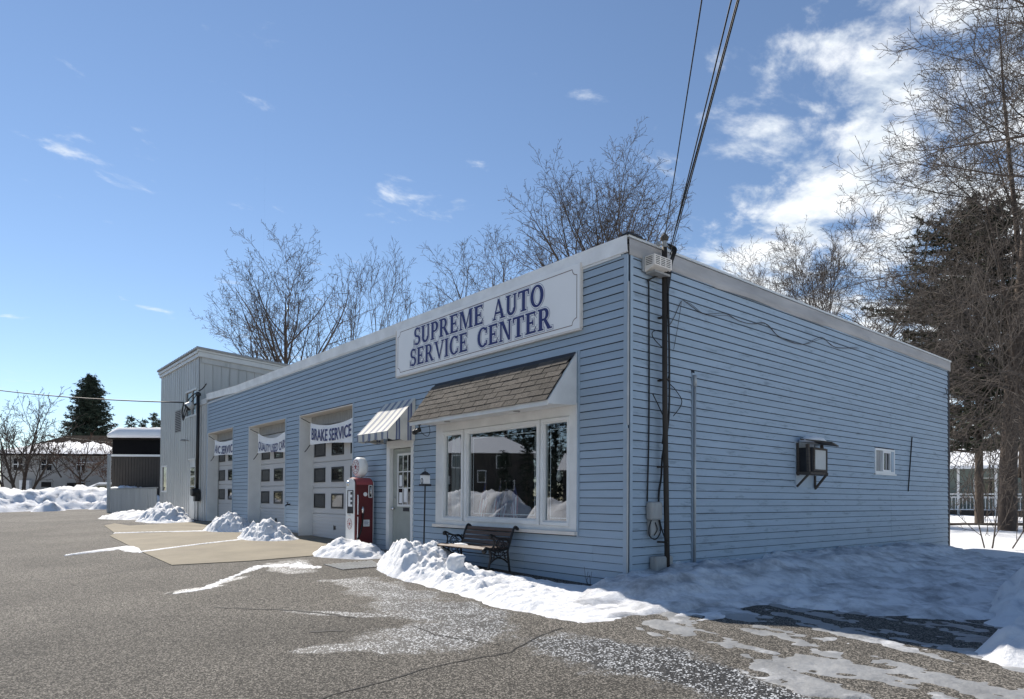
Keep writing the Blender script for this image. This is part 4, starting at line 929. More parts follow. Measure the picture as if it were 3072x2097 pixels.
# ================================================================== metal annex at the far end
an = thing('metal_annex', 'tall pale metal clad annex with standing seams at the far left end', 'building', (-21,0,.3))
tx0, tx1, td, tz = -23.70, -18.42, 8.0, 5.78
def rib_panel(x0, x1, z0, z1, side=False, pitch=.30, notch=None):
    """sheet with trapezoid ribs, profile extruded upward"""
    prof = []; x = x0; k = 0
    while x < x1-.001:
        e = min(x+pitch, x1)
        w = e-x
        if w > .12: prof += [(x,.045),(x+.08*w,.045),(x+.12*w,.0),(x+.30*w,.0),(x+.34*w,.045),(x+.52*w,.045),(x+.54*w,.034),(x+.60*w,.034),(x+.62*w,.045)]
        x = e; k += 1
    prof.append((x1,.045)); q = []
    for p in prof:
        if not q or p[0] > q[-1][0]+1e-4: q.append(p)
    mb = MB(); n = len(q)
    if side: vs = [(tx1+.003+d, a, z) for z in (z0,z1) for a, d in q]
    else: vs = [(a, -.003-d, z) for z in (z0,z1) for a, d in q]
    mb.add(vs, [(i,i+1,n+i+1,n+i) for i in range(n-1)]); return mb
xs = [tx0, -22.8, -21.9, -21.0, -20.1, -19.2, tx1]
aw_ = (-20.06,-18.72,3.90,4.72); adr = (-19.60,-18.80,.30,2.36); asw = (-23.45,-22.60,1.33,2.24)
for i in range(6):
    a, b = xs[i], xs[i+1]; spans = [(.1, tz)]
    cuts = []
    for (c0,c1,d0,d1) in (aw_, adr, asw):
        if c0 < b-.02 and c1 > a+.02: cuts.append((d0,d1,c0,c1))
    if not cuts: rib_panel(a,b,.1,tz).build('metal_panel', M_metal, an, fix=False); continue
    mb = MB(); cuts.sort(); z = .1
    for d0,d1,c0,c1 in cuts:
        if d0 > z: rib_panel(a,b,z,d0).build('metal_panel', M_metal, an, fix=False)
        for p,q_ in ((a,min(max(c0,a),b)),(min(max(c1,a),b),b)):
            if q_-p > .03: rib_panel(p,q_,d0,d1).build('metal_panel', M_metal, an, fix=False)
        z = d1
    rib_panel(a,b,z,tz).build('metal_panel', M_metal, an, fix=False)
MB().box(tx0+.01,tx1-.01,.003,.1,.1,aw_[2]).build('wall_core', M_grey, an); MB().box(tx0+.01,aw_[0],.003,.1,aw_[2]+.001,tz).build('wall_core', M_grey, an)
MB().box(tx0+.02,tx1-.05,.12,td,.1,tz-.1).build('inner_block', M_dark, an)
yy = .12
MB().box(tx1-.04,tx1+.008,-.03,.12,.1,tz).build('corner_post', M_metal, an)
while yy < td:
    e = min(yy+.279, td); mb = MB(); jit = .004*math.sin(yy*7)
    mb.add([(tx1+jit,yy+.006,4.0),(tx1+jit,e-.03,4.0),(tx1+.035,e-.022,4.0),(tx1+.035,e-.006,4.0),(tx1-.02,e,4.0)]+[(tx1+jit,yy+.006,tz),(tx1+jit,e-.03,tz),(tx1+.035,e-.022,tz),(tx1+.035,e-.006,tz),(tx1-.02,e,tz)], [(i,i+1,6+i,5+i) for i in range(4)])
    mb.build('seam_panel', M_metal, an, fix=False); yy = e
def zr(y): return -.062*y
m = MB()
m.prism([(-.10,tz-.02),(-.10,tz+.14),(td,tz+.14+zr(td)),(td,tz-.02+zr(td))], lambda a,b,d: (d,a,b), tx1+.04, tx1+.12); m.build('lower_rake_board', M_metalw, an)
m = MB(); m.prism([(-.14,tz+.15),(-.14,tz+.245),(td,tz+.245+zr(td)),(td,tz+.15+zr(td))], lambda a,b,d: (d,a,b), tx1+.05, tx1+.15); m.build('upper_rake_board', M_metalw, an)
m = MB(); m.prism([(.02,tz-.02),(.02,tz-.21),(td,tz-.21+zr(td)),(td,tz-.02+zr(td))], lambda a,b,d: (d,a,b), tx1+.036, tx1+.05); m.build('rake_band', M_metal, an)
m = MB(); m.box(tx0-.08,tx1+.04,-.10,-.026,tz-.02,tz+.09); m.box(tx0-.10,tx1+.05,-.14,-.02,tz+.10,tz+.19); m.build('eave_board', M_metalw, an)
# roof with ribs whose ends show over the eave
mb = MB(); x = tx0-.13; prof = []
while x < tx1+.17: prof += [(x,0),(x+.06,0),(x+.085,.035),(x+.125,.035),(x+.15,0)]; x += .21
n = len(prof); vs = [(a, y, tz+.25+zr(y)+b) for y in (-.18,td) for a,b in prof]+[(a, y, tz+.245+zr(y)-.04) for y in (-.18,td) for a,b in prof]
fs = [(i,i+1,n+i+1,n+i) for i in range(n-1)]+[(2*n+i+1,2*n+i,3*n+i,3*n+i+1) for i in range(n-1)]+[(i+1,i,2*n+i,2*n+i+1) for i in range(n-1)]
fs += [(0,n,3*n,2*n),(n-1,3*n-1,4*n-1,2*n-1)]
mb.add(vs, fs); mb.build('roof_sheet', M_grey, an, fix=False)
m = MB(); m.box(tx0-.02,tx0+.06,-.03,.05,.1,tz); m.build('corner_post', M_metal, an)
a,b,c,e = aw_; m = MB()
for p,q,r,s in ((a-.05,b+.05,e,e+.06),(a-.06,b+.06,c-.06,c),(a-.04,a,c,e),(b,b+.04,c,e),((a+b)/2+.10,(a+b)/2+.13,c,e)): m.box(p,q,-.06,.02,r,s)
w_ = m.build('upper_window', M_metalw, an); MB().box(a,(a+b)/2+.10,-.01,.0,c,e).build('pane', M_pane, w_); MB().box((a+b)/2+.13,b,-.02,-.01,c,e).build('pane', M_pane2, w_)
MB().box((a+b)/2+.16,b-.02,-.0195+.012,.001,c,e).build('curtain', M_blinds, w_)
a,b,c,e = asw; m = MB()
for p,q,r,s in ((a-.03,b+.03,e,e+.06),(a-.04,b+.04,c-.06,c),(a-.02,a+.05,c,e),(b-.05,b+.02,c,e)): m.box(p,q,-.05,.02,r,s)
w_ = m.build('lower_window', M_white, an); MB().box(a+.05,b-.05,-.012,.0,c,e).build('pane', M_pane, w_)
a,b,c,e = adr; m = MB()
for p,q,r,s in ((a-.06,b+.02,e,e+.05),(a-.06,a,c-.1,e),(b,b+.02,c-.1,e)): m.box(p,q,-.05,.02,r,s)
m.build('door_frame', M_metalw, an); d_ = MB().box(a,b,-.012,.02,c-.1,e).build('side_door', M_metalw, an)
m = MB()
for i in range(3):
    for j in range(3): m.box(a+.17+.17*i,a+.31+.17*i,-.018,-.0125,1.15+.33*j,1.44+.33*j)
m.build('door_panes', M_pane2, d_)
MB().box(-21.46,-20.66,-.05,-.024,3.43,4.25).build('vent_panel', M_grey, an)
m = MB()
for k in range(12): m.box(-21.42,-20.70,-.058,-.0505,3.47+.063*k,3.50+.063*k)
m.build('vent_louvres', M_shdark, an)
MB().box(-20.08,-19.93,-.032,-.024,1.55,1.93).build('paper_notice', M_cloth, an); MB().box(-20.12,-19.98,-.030,-.0242,1.40,1.56).build('paper_notice', M_cloth, an)
m = MB(); m.tube([(-19.62,-.03,3.04),(-19.55,-.22,3.06)], .02, 6); m.lathe([(.05,0),(.09,-.05),(.085,-.06)], (-19.52,-.26,3.07), 12); m.build('door_lamp', M_grey, an)
MB().box(-18.415,-17.535,-.012,.05,.2,4.28).build('filler_strip_wall', M_metal, an)
m = MB()
for x in (-18.3,-18.05,-17.8): m.box(x,x+.06,-.03,-.0125,.2,4.1)
m.box(-18.41,-17.54,-.05,-.0125,4.12,4.29); m.build('filler_ribs', M_metalw, an)
mp_ = thing('annex_service_mast', 'black electric service mast pipe on the annex front with meter at its foot', 'service mast', (-18.2,-.1,1.2))
MB().tube([(-18.22,-.12,1.3),(-18.22,-.12,4.42)], .05, 10).build('pipe', M_black, mp_, smooth=True)
m = MB(); m.lathe([(.05,0),(.09,.03),(.08,.10),(.03,.14)], (-18.22,-.12,4.42), 12); m.build('weatherhead', M_black, mp_)
m = MB(); m.lathe([(.13,-.24),(.14,-.2),(.14,-.05),(.10,0)], (-18.22,-.05,1.25), 14, 'y'); m.box(-18.33,-18.11,-.2,-.05,.95,1.25); m.build('meter', M_black, mp_)
m = MB(); m.tube(spline([(-18.22,-.15,4.55),(-18.6,-.3,4.35),(-19.0,-.35,3.95),(-19.25,-.3,3.75),(-19.45,-.3,3.95),(-19.3,-.3,4.31)]), .018, 6); m.tube(spline([(-18.22,-.15,4.50),(-18.8,-.3,4.05),(-19.3,-.3,3.7),(-19.5,-.3,4.0),(-19.3,-.3,4.31)]), .014, 6); m.tube(spline([(-18.22,-.1,4.6),(-17.8,-.1,4.62),(-17.4,-.1,4.72)]), .02, 6); m.build('drip_loop', M_cable, mp_, smooth=True)
fl_ = thing('floodlight', 'white floodlight beside the black mast on the annex', 'floodlight', (-18.5,-.2,4.1))
m = MB(); m.tube([(-18.42,-.1,4.2),(-18.5,-.22,4.12)], .03, 8); m.build('arm', M_black, fl_)
m = MB(); m.tube([(-18.5,-.22,4.20),(-18.55,-.34,4.08)], [.10,.15], 12); m.build('hood', M_metalw, fl_); m = MB(); m.tube([(-18.552,-.345,4.075),(-18.57,-.39,4.03)], [.13,.12], 12); m.build('lamp', M_black, fl_)

# ================================================================== fence and post left of the annex
fe = thing('metal_fence', 'low corrugated metal fence running left from the annex', 'fence', (-26.5,0,.35))
x = -30.7
while x < -23.75:
    e = min(x+.66, -23.74); s = rib_panel(x, e-.015, .28, 1.42, pitch=.22); s.v = [(a,b-.10-.07*(-23.7-a),c) for a,b,c in s.v]; s.build('fence_sheet', M_metal, fe, fix=False); x = e
MB().bar((-30.7,-.62,1.45),(-23.74,-.13,1.45),.08,.05).build('top_rail', M_grey, fe)
po = MB().tube([(-30.9,-.66,.2),(-30.9,-.66,3.02)], .075, 10); po.lathe([(.09,3.02),(.05,3.07)], (-30.9,-.66,0), 10); tag(po.build('steel_post', M_rust, smooth=False), 'thin grey steel post standing alone at the end of the low fence', 'post')

# ================================================================== snow
def fbm(x, y, z=0, o=5, f=1.0, lac=2.1, g=.5):
    s, a = 0, 1
    for i in range(o): s += a*mnoise.noise((x*f, y*f, z+i*7.3)); f *= lac; a *= g
    return s
def height_mesh(name, x0, x1, y0, y1, step, hf, mat, ang=0, parent=None):
    """heightfield on the ground; cells where the snow has no depth are dropped"""
    nx, ny = int((x1-x0)/step)+1, int((y1-y0)/step)+1; hs_ = [[0]*nx for _ in range(ny)]; vs = []
    for j in range(ny):
        for i in range(nx):
            x, y = x0+i*step, y0+j*step; h = hf(x, y); hs_[j][i] = h
            ox = .35*step*mnoise.noise((x*9,y*9,2)); oy = .35*step*mnoise.noise((x*9,y*9,8))
            vs.append((x+ox, y+oy, gz(x,y)+max(h,-.03)))
    fs = [(j*nx+i,j*nx+i+1,(j+1)*nx+i+1,(j+1)*nx+i) for j in range(ny-1) for i in range(nx-1) if max(hs_[j][i],hs_[j][i+1],hs_[j+1][i],hs_[j+1][i+1]) > 0]
    mb = MB(); used = sorted({k for f in fs for k in f}); mp = {k:i for i,k in enumerate(used)}
    mb.add([vs[k] for k in used], [tuple(mp[k] for k in f) for f in fs]); return mb.build(name, mat, parent, smooth=True, fix=False)
def clods(x, y, seed, f):
    d = mnoise.voronoi(Vector((x*f+.35*mnoise.noise((x*f*1.3,y*f*1.3,seed)), y*f+.35*mnoise.noise((x*f*1.3,y*f*1.3,seed+9)), seed*3.1)))[0]
    return math.sqrt(max(0.0, 1-(d[0]/.75)**2))*(.35+.65*min(1,(d[1]-d[0])*3))
def lump(x, y, seed, f, sharp=1.0):
    return .62*clods(x,y,seed,f)+.30*clods(x,y,seed+5,f*2.3)+.35*fbm(x,y,seed,4,f*.7)-.34
def old_lump(x, y, seed, f, sharp=1.0):
    n = fbm(x, y, seed, 5, f, 2.15, .52); r = 1-abs(mnoise.noise((x*f*1.7, y*f*1.7, seed+4)))*1.8
    return n*.6+max(r,0)*.4*sharp-.1
def interp(x, xs, ys): return float(np.interp(x, xs, ys))
BX = [-4.5,-4.35,-3.78,-3.1,-2.5,-1.6,-.9,-.3,.3,.85,1.15]
BF = [-.75,-1.02,-1.34,-1.50,-1.60,-1.66,-1.70,-1.84,-1.80,-1.84,-1.55]
RH = [.05,.20,.32,.36,.19,.13,.10,.09,.07,.03,.0]
BB = [-.45,-.28,-.22,-.35,-.70,-.55,-.30,-.12,-.05,-.25,-.9]
def bank_h(x, y):
    yf = interp(x,BX,BF)+.05*fbm(x,0,3,4,2.5); yb = interp(x,BX,BB)+.05*mnoise.noise((x*2,3,3)); h = interp(x,BX,RH)
    d0, d1 = y-yf, yb-y
    if d0 < -.03 or d1 < -.12: return -.05
    rise = min(1, max(0,d0+.02)/.34); rise = rise*rise*(3-2*rise)*.86+.14*min(1,max(0,d0+.03)/.05); peak = 1-.45*max(0,(d0-.5))/.7
    fall = min(1, max(0,d1+.10)/.22)
    n = lump(x,y,1.7,2.6); n2 = lump(x,y,5.1,8.0)
    steep = 1.0 if x < -.7 else max(.25, 1-(x+.7)*.8)
    amp = min(1,h/.22)
    return h*rise*max(peak,.40)*fall+(.16*n*steep+.065*n2+.035*(clods(x,y,2.2,19)-.3)+.02*mnoise.noise((x*22,y*22,3)))*min(rise*1.3,1)*min(1,fall)*amp*(.55 if d0 > .85 else 1)-.010*(1-rise)-.02*(1-amp)
sb = height_mesh('snow_bank', -4.5, 1.3, -2.0, .0, .024, bank_h, M_snow)
tag(sb, 'long shovelled snow bank in front of the bench and shop window', 'snow bank')
def chunk_mesh():
    mb = MB(); n = 30; k = 16; vs = []
    for i in range(k+1):
        f = i/k; z = -.05+.40*f
        rx = .115+.03*math.sin(f*5)+(.12*max(0,f-.62)/.38); ry = .12-.04*f
        if i == k: rx *= .5; ry *= .5
        for j in range(n):
            a = 2*pi*j/n; w = 1+.30*mnoise.noise((math.cos(a)*1.6+f*2, math.sin(a)*1.6, f*4))+.12*mnoise.noise((math.cos(a)*5, math.sin(a)*5, f*9))
            vs.append((-2.10+.10*f+rx*w*math.cos(a)+.05*max(0,f-.6), -1.12+ry*w*math.sin(a), z+.02*mnoise.noise((a,f*6,2))))
    mb.add(vs, [(i*n+j,i*n+(j+1)%n,(i+1)*n+(j+1)%n,(i+1)*n+j) for i in range(k) for j in range(n)]+[tuple(k*n+j for j in range(n))]); return mb
tag(chunk_mesh().build('snow_chunk', M_snow, smooth=True), 'upright broken chunk of snow standing on the bank before the bench', 'snow chunk')
def pile(name, label, cx, cy, rx, ry, h, seed, ang=0, step=.035, mat=None, p=1.6, f=2.6, grp=None, rough=1.0):
    ca, sa = math.cos(RAD(ang)), math.sin(RAD(ang)); R = max(rx,ry)*1.15
    def hf(x, y):
        u, v = (x-cx)*ca+(y-cy)*sa, -(x-cx)*sa+(y-cy)*ca
        d = math.hypot(u/rx, v/ry)*(1+.16*mnoise.noise((x*1.6,y*1.6,seed)))
        if d > 1.05: return -.05
        q = max(0,1-d**p)
        return h*q+rough*(.42*h*lump(x,y,seed+2,f)+.16*h*lump(x,y,seed+3,f*2.4)+.05*h/.4*(clods(x,y,seed*.7,13)-.3)+.02*mnoise.noise((x*17,y*17,seed)))*min(1,q*3)-.01
    o = height_mesh(name, cx-R, cx+R, cy-R, cy+R, step, hf, mat or M_snow)
    return tag(o, label, 'snow pile', grp)
pile('snow_pile', 'low lumpy snow pile round the foot of the gas pump', -5.8,-.82,.95,.46,.27,11,12)
pile('snow_pile', 'peaked snow heap before the pier between the middle and gas pump bays', -10.0,-.75,.95,.50,.42,21,16,.03,p=1.15)
pile('snow_pile', 'rounded snow heap before the pier between the two far bays', -13.1,-.62,1.05,.52,.44,31,16,.03,p=1.2)
pile('snow_pile', 'heap of snow against the annex side door', -18.9,-.9,1.5,.7,.55,41,10,.05,p=1.2)
pile('snow_pile', 'long low icy snow ridge along the foot of the annex', -22.0,-1.2,2.6,.7,.26,51,14,.06,mat=M_dsnow)
def ribbon(name, pts, w, h, seed, label, step=.03, grain=0.0):
    xs_ = [p[0] for p in pts]; ys_ = [p[1] for p in pts]
    def hf(x, y):
        best = 9
        for a, b in zip(pts[:-1], pts[1:]):
            dx, dy = b[0]-a[0], b[1]-a[1]; t = max(0,min(1,((x-a[0])*dx+(y-a[1])*dy)/(dx*dx+dy*dy))); best = min(best, math.hypot(x-a[0]-dx*t, y-a[1]-dy*t)/(a[2]+(b[2]-a[2])*t))
        d = best*(1+.5*mnoise.noise((x*3,y*3,seed))+.3*mnoise.noise((x*11,y*11,seed)))
        if d > 1.1: return -.05
        return h*(1-d)-grain*max(0,.5+mnoise.noise((x*19,y*19,seed))+.7*mnoise.noise((x*47,y*47,seed)))
    return tag(height_mesh(name, min(xs_)-.3, max(xs_)+.3, min(ys_)-.3, max(ys_)+.3, step, hf, M_snow), label, 'snow strip')
ribbon('snow_strip', [(-9.28,-3.44,.09),(-9.9,-2.2,.05),(-10.18,-1.35,.07)], 1, .03, 3, 'thin snow line lying in the near apron joint')
ribbon('snow_strip', [(-14.7,-3.03,.05),(-14.0,-2.0,.05),(-13.4,-1.2,.09)], 1, .03, 4, 'thin snow line lying in the far apron joint')
ribbon('snow_strip', [(-9.75,-4.66,.03),(-10.2,-4.0,.13),(-10.55,-3.5,.2),(-9.5,-3.5,.14)], 1, .035, 5, 'pointed tongue of snow at the outer edge of the apron')
ribbon('snow_strip', [(-3.80,-4.15,.05),(-3.9,-3.75,.10),(-4.2,-3.55,.10),(-4.9,-3.0,.06),(-5.5,-2.5,.16),(-5.2,-2.05,.26),(-4.7,-1.9,.16)], 1, .014, 7, 'crooked streak of melting ice on the asphalt', .016, .012)

def yard_h(x, y):
    edge = interp(x,[.3,.6,.9,1.5,2.0,2.5,3.1,3.7,5,8,14],[-1.6,-1.75,-1.6,-.85,-.2,.5,1.2,1.6,1.8,1.0,-1.0])+.25*fbm(x,y,9,4,1.4)
    d = y-edge
    n = fbm(x*1.0, y*.55, 3.3, 5, .9); base = min(1,max(0,d)/.45)*.050+.055*n
    ruts = .05*mnoise.noise(((x-y*.25)*2.6, y*.4, 4))+.045*mnoise.noise(((x-y*.25)*7, y*1.1, 4))+.05*lump(x,y*.6,4.4,2.2)
    near = max(0,1-abs(x-.2)/1.15) if y > -.3 else max(0,1-abs(x-.2)/1.15)*max(0,1-(-.3-y)/.6)
    side = .17*min(1,near*1.7)+.10*near*lump(x,y,8.8,3.0)*(near>.02)
    hole = .30*max(0,mnoise.noise((x*.75+3,y*.42,6))-.05)*(1-near)
    if d < -.05: return -.05
    return base+ruts*(1-near)+side-hole*(1 if y < .3 else max(0,1-(y-.3)/.6))-.010+(.03 if y > .6 else 0)
yd = height_mesh('trodden_snow', .0, 9.0, -2.4, 9.0, .045, yard_h, M_packed); structure(yd)
def slush_h(x, y):
    if x < .9: return -.05
    e0 = interp(x,[.9,1.6,2.2,3.0,3.9,5,9],[-1.65,-1.75,-1.75,-2.05,-2.0,-2.6,-3])+.35*fbm(x,y,19,4,1.1)
    d = y-e0
    if d < -.02: return -.05
    return .006*min(1,d/.25)+.022*fbm(x*.7-y*.25,y*1.9+x*.3,4,5,1.3)+.018*mnoise.noise(((x+y)*1.3,(y+x*.28)*6,2))+.010*fbm(x,y,6,3,9)-.0085
sl = height_mesh('refrozen_slush', .9, 8.0, -3.4, 3.4, .035, slush_h, M_slush); structure(sl)
def yard_far(x, y): return .05+.10*fbm(x,y,2,4,.35)
yd2 = height_mesh('snow_field', -14.0, 16.0, 9.0, 44.0, .5, lambda x,y: (yard_far(x,y) if (y > 11.6 or x > .1) else -.05), M_snow); structure(yd2)
pile('snow_pile', 'added snow ridge catching the sun at the right edge of the side yard', 3.75,3.1,.55,1.9,.55,61,-8,.05)  # ridge added so its top rises into sun above the building shadow
pile('snow_pile', 'lower added snow ridge catching the sun nearest the right edge of the picture', 4.2,.55,.5,1.0,.34,71,-20,.05)  # second ridge added for sunlit streaks along this edge
pile('snow_pile', 'far ploughed snow ridge beyond the end wall before the trees', 3.4,7.2,.9,1.2,.5,81,0,.07)
# ploughed bank on the far side of the lot
def far_bank(x, y):
    u = y+.55*(x+45)*.0; c = -43.5+.35*math.sin(y*.5); d = (x-c)
    if y < -13 or y > 5.5: return -.05
    t = min(1,max(0,(2.6+.5*mnoise.noise((y*.7,1,1))-d)/2.0)); b = min(1,max(0,(d+5)/3.0)); endf = min(1,(5.5-y)/2.0, (y+13)/2)
    return 1.20*t*b*max(0,endf)*(1+.12*fbm(x,y,4,3,.5))+(.30*lump(x,y,6.6,1.1)+.14*lump(x,y,2,3.0))*min(1,t*2.0)*min(1,endf+.2)-.03
tag(height_mesh('snow_bank', -50, -39.5, -13, 6, .16, far_bank, M_dsnow), 'high ploughed snow bank across the far left side of the lot', 'snow bank')
for k, (x, y, r, h) in enumerate(((-39.8,-6.0,1.1,.8),(-39.6,-2.2,.8,.55),(-39.2,.6,.9,.6),(-39.0,2.4,.7,.5))):
    pile('snow_pile', ['dirty snow boulder at the far left foot of the ploughed bank','small dirty snow lump second from the left at the bank foot','dirty snow lump near the end of the ploughed bank','last dirty snow lump of the bank, beside the steel post'][k], x, y, r, r, h, 90+k, 0, .1, M_dsnow, 1.4, 1.6)
# steel grate set in the asphalt near the pump
gr = thing('steel_grate', 'rusty diamond pattern steel plate set flush in the asphalt before the pump', 'steel plate', (-4.45,-1.4,.02))
gp_ = [(-4.87,-1.70),(-4.10,-1.75),(-3.95,-1.15),(-4.74,-.92)]
mb = MB(); mb.add([(x,y,gz(x,y)+.009) for x,y in gp_]+[(x,y,gz(x,y)-.02) for x,y in gp_], [(0,1,2,3)]+[(i,4+i,4+(i+1)%4,(i+1)%4) for i in range(4)]); mb.build('plate', M_wood, gr, fix=False)
mb = MB()
def lerp2(u,v): return tuple((gp_[0][k]*(1-u)+gp_[1][k]*u)*(1-v)+(gp_[3][k]*(1-u)+gp_[2][k]*u)*v for k in (0,1))
for i in range(-9,10):
    for s in (1,-1):
        P = []
        for t in (0,1):
            u = i/9+t if s == 1 else i/9+1-t; P.append((u,t))
        (u0,v0),(u1,v1) = P
        ts = [t for t in np.linspace(0,1,21) if 0 <= u0+(u1-u0)*t <= 1]
        if len(ts) < 2: continue
        a, b = lerp2(u0+(u1-u0)*ts[0], v0+(v1-v0)*ts[0]), lerp2(u0+(u1-u0)*ts[-1], v0+(v1-v0)*ts[-1])
        mb.bar((*a,gz(*a)+.0115),(*b,gz(*b)+.0115),.012,.006)
mb.build('diamond_ribs', M_rust, gr)
st_ = MB()
for k in range(5): st_.tube(spline([(-.50+.02*k,-.12,-.05),(-.50+.03*math.sin(k*2),-.13-.02*k,.06),(-.50+.07*math.sin(k*2.3),-.14-.01*k,.14+.05*(k%3))],3), .0025, 3)
tag(st_.build('dry_weed', M_twig), 'dry weed stalks poking from the snow at the front corner', 'weed')
# ================================================================== trees
def rot_about(d, ang, az, rng):
    a = d.orthogonal().normalized(); b = d.cross(a); p = a*math.cos(az)+b*math.sin(az)
    return (d*math.cos(ang)+p*math.sin(ang)).normalized()
class TB:
    def __init__(s): s.T = MB(); s.C = MB()
    def branch(s, p, d, Ln, r, lvl, st, rng):
        seg = st['seg'][min(lvl,len(st['seg'])-1)]; n = max(2, min(9, int(Ln/seg)+1)); pts = [p.copy()]; rs = [r]; q = p.copy(); dd = d.copy()
        wob = st['wob'][min(lvl,len(st['wob'])-1)]; up = st['up'][min(lvl,len(st['up'])-1)]; tip = max(st['rmin'], r*(.22 if lvl else .05))
        for i in range(n):
            dd = (dd+Vector((rng.gauss(0,wob),rng.gauss(0,wob),rng.gauss(0,wob)+up))).normalized(); q = q+dd*(Ln/n); pts.append(q.copy()); rs.append(r+(tip-r)*(i+1)/n)
        sides = 7 if lvl == 0 else (5 if r > .05 else (4 if r > .025 else 3))
        (s.T if lvl <= st.get('trunk_lvl',0) else s.C).tube(pts, rs, sides, False)
        if lvl >= st['levels']: return
        k = st['n'][lvl]; k = max(1,int(k*rng.uniform(.75,1.25)*min(1,max(.35,Ln/st['ref'][lvl])))); t0 = st['t0'][min(lvl,len(st['t0'])-1)]; az = rng.uniform(0,6.28)
        for j in range(k):
            t = t0+(1-t0)*(j+rng.random())/k; t = min(t,.995); f = t*n; i = min(int(f),n-1); pp = pts[i].lerp(pts[i+1],f-i); loc = (pts[i+1]-pts[i]).normalized(); rr = rs[i]+(rs[i+1]-rs[i])*(f-i)
            az += 2.4+rng.uniform(-.5,.5); a0, a1 = st['ang'][lvl]; cd_ = rot_about(loc, RAD(rng.uniform(a0,a1)), az, rng)
            ln = Ln*st['ratio'][lvl]*(1-st['tp'][lvl]*(t-t0)/(1-t0))*rng.uniform(.7,1.15)
            if st.get('flat') and lvl >= st['flat'][0]: cd_.z *= st['flat'][1]; cd_.normalize()
            if ln < .12: continue
            s.branch(pp, cd_, ln, max(st['rmin'],min(rr*.75, rr*st['rr'][lvl])), lvl+1, st, rng)
VASE = dict(levels=4, n=[9,9,8,5], ref=[8,4,1.6,.6], t0=[.30,.22,.15,.2], seg=[1.2,.6,.35,.25,.2], wob=[.04,.07,.09,.10,.11], up=[.02,.06,.055,.05,.03], ang=[(22,48),(25,55),(28,60),(30,65)], ratio=[.62,.52,.45,.5], tp=[.45,.5,.4,.3], rr=[.58,.55,.52,.6], rmin=.0085)
def tree(name, label, stems, seed, st, group=None, mats=(None,None), cat='tree'):
    """stems: list of (x,y,z, dx,dy,dz, length, radius)"""
    rng = random.Random(seed); tb = TB()
    for (x,y,z,dx,dy,dz,Ln,r) in stems: tb.branch(Vector((x,y,z)), Vector((dx,dy,dz)).normalized(), Ln, r, 0, st, rng)
    root = thing(name, label, cat, stems[0][:3], group)
    tb.T.build('trunk', mats[0] or M_bark, root, smooth=True, fix=False); tb.C.build('crown', mats[1] or M_twig, root, smooth=True, fix=False)
    return root
def S(**k): d = dict(VASE); d.update(k); return d
BG = 'bare trees behind the garage roof'
FINE = dict(n=[12,8,6,4], t0=[.40,.22,.15,.2])
tree('bare_tree', 'bare twin-stemmed tree rising behind the annex roof, leftmost behind the garage', [(-39,10.4,.3,-.02,-.03,1,14.2,.36),(-39.3,11.6,.3,.02,.04,1,13.0,.28),(-39,10.4,5.2,-.34,-.42,1,8.0,.13),(-39,10.4,6.6,-.5,-.6,1,5.6,.10)], 3, S(**FINE, ang=[(28,55),(25,55),(28,60),(30,65)]), BG)
tree('bare_tree', 'broad fan of bare upright stems left of the shop sign', [(-36.6,14.9,.3,-.20,-.24,1,12.2,.14),(-36.5,15.0,.3,-.08,-.1,1,13.0,.15),(-36.4,15.2,.3,.08,.10,1,14.0,.16),(-36.2,15.3,.3,.20,.25,1,12.4,.14),(-36.1,15.5,.3,.27,.36,1,11,.12)], 5, S(n=[11,6,5,3], t0=[.42,.22,.15,.2], ang=[(14,32),(16,38),(20,48),(25,55)], up=[.01,.06,.07,.06,.04]), BG)
tree('bare_tree', 'bare tree with crooked spreading limbs above the middle of the shop sign', [(-28.2,20.2,.3,-.04,-.05,1,10.5,.20),(-28.4,20.1,9.4,-.42,-.50,.9,7.2,.13),(-28.2,20.3,9.4,.14,.17,1,7.6,.12),(-28.3,20.2,9.0,-.12,-.1,1,7.4,.11)], 8, S(n=[9,8,6,4], t0=[.45,.25,.15,.2], wob=[.07,.13,.11,.12,.12]), BG)
tree('bare_tree', 'small bare tree low above the coping left of the sign top', [(-32.2,20.1,.3,.0,.0,1,12.6,.14)], 9, S(n=[10,7,5,4], t0=[.5,.25,.15,.2]), BG)
tree('bare_tree', 'tall bare twin-trunked tree above the front corner of the roof', [(-20.9,21.1,.2,-.02,-.02,1,17.6,.36),(-20.6,21.3,.2,.015,.02,1,16.2,.30),(-19.8,22.4,.2,.0,.0,1,18.3,.38),(-19.6,22.6,.2,.05,.06,1,16.4,.30),(-20.9,21.1,10.0,-.44,-.53,1,6.4,.13),(-20.9,21.0,10.4,-.68,-.81,.45,5.4,.11),(-20.8,21.1,11.4,-.3,-.36,1,7.0,.12),(-19.7,22.5,10.8,.55,.66,.55,4.6,.09)], 12, S(n=[10,8,6,4], t0=[.55,.22,.15,.2], ang=[(22,44),(28,58),(30,62),(30,65)], wob=[.05,.11,.11,.11,.12], ratio=[.46,.50,.45,.5]), BG)
tree('bare_tree', 'small dense bare tree peeking over the end wall roofline', [(-13.6,36,.0,.0,.0,1,14.6,.24),(-13.9,35.6,7,-.28,-.33,1,7.6,.13),(-13.2,36.4,7,.2,.24,1,8.2,.13),(-13.5,36.2,9,.5,.6,.8,4.2,.1)], 15, S(n=[13,10,8,5], t0=[.5,.2,.15,.2], wob=[.08,.14,.13,.13,.14]), BG)
tree('bare_tree', 'low bare sapling at the left of the small tree over the end wall', [(-16.0,35.5,.0,.0,.0,1,12.2,.12)], 16, S(n=[9,7,6,4], t0=[.5,.2,.15,.2]), BG)
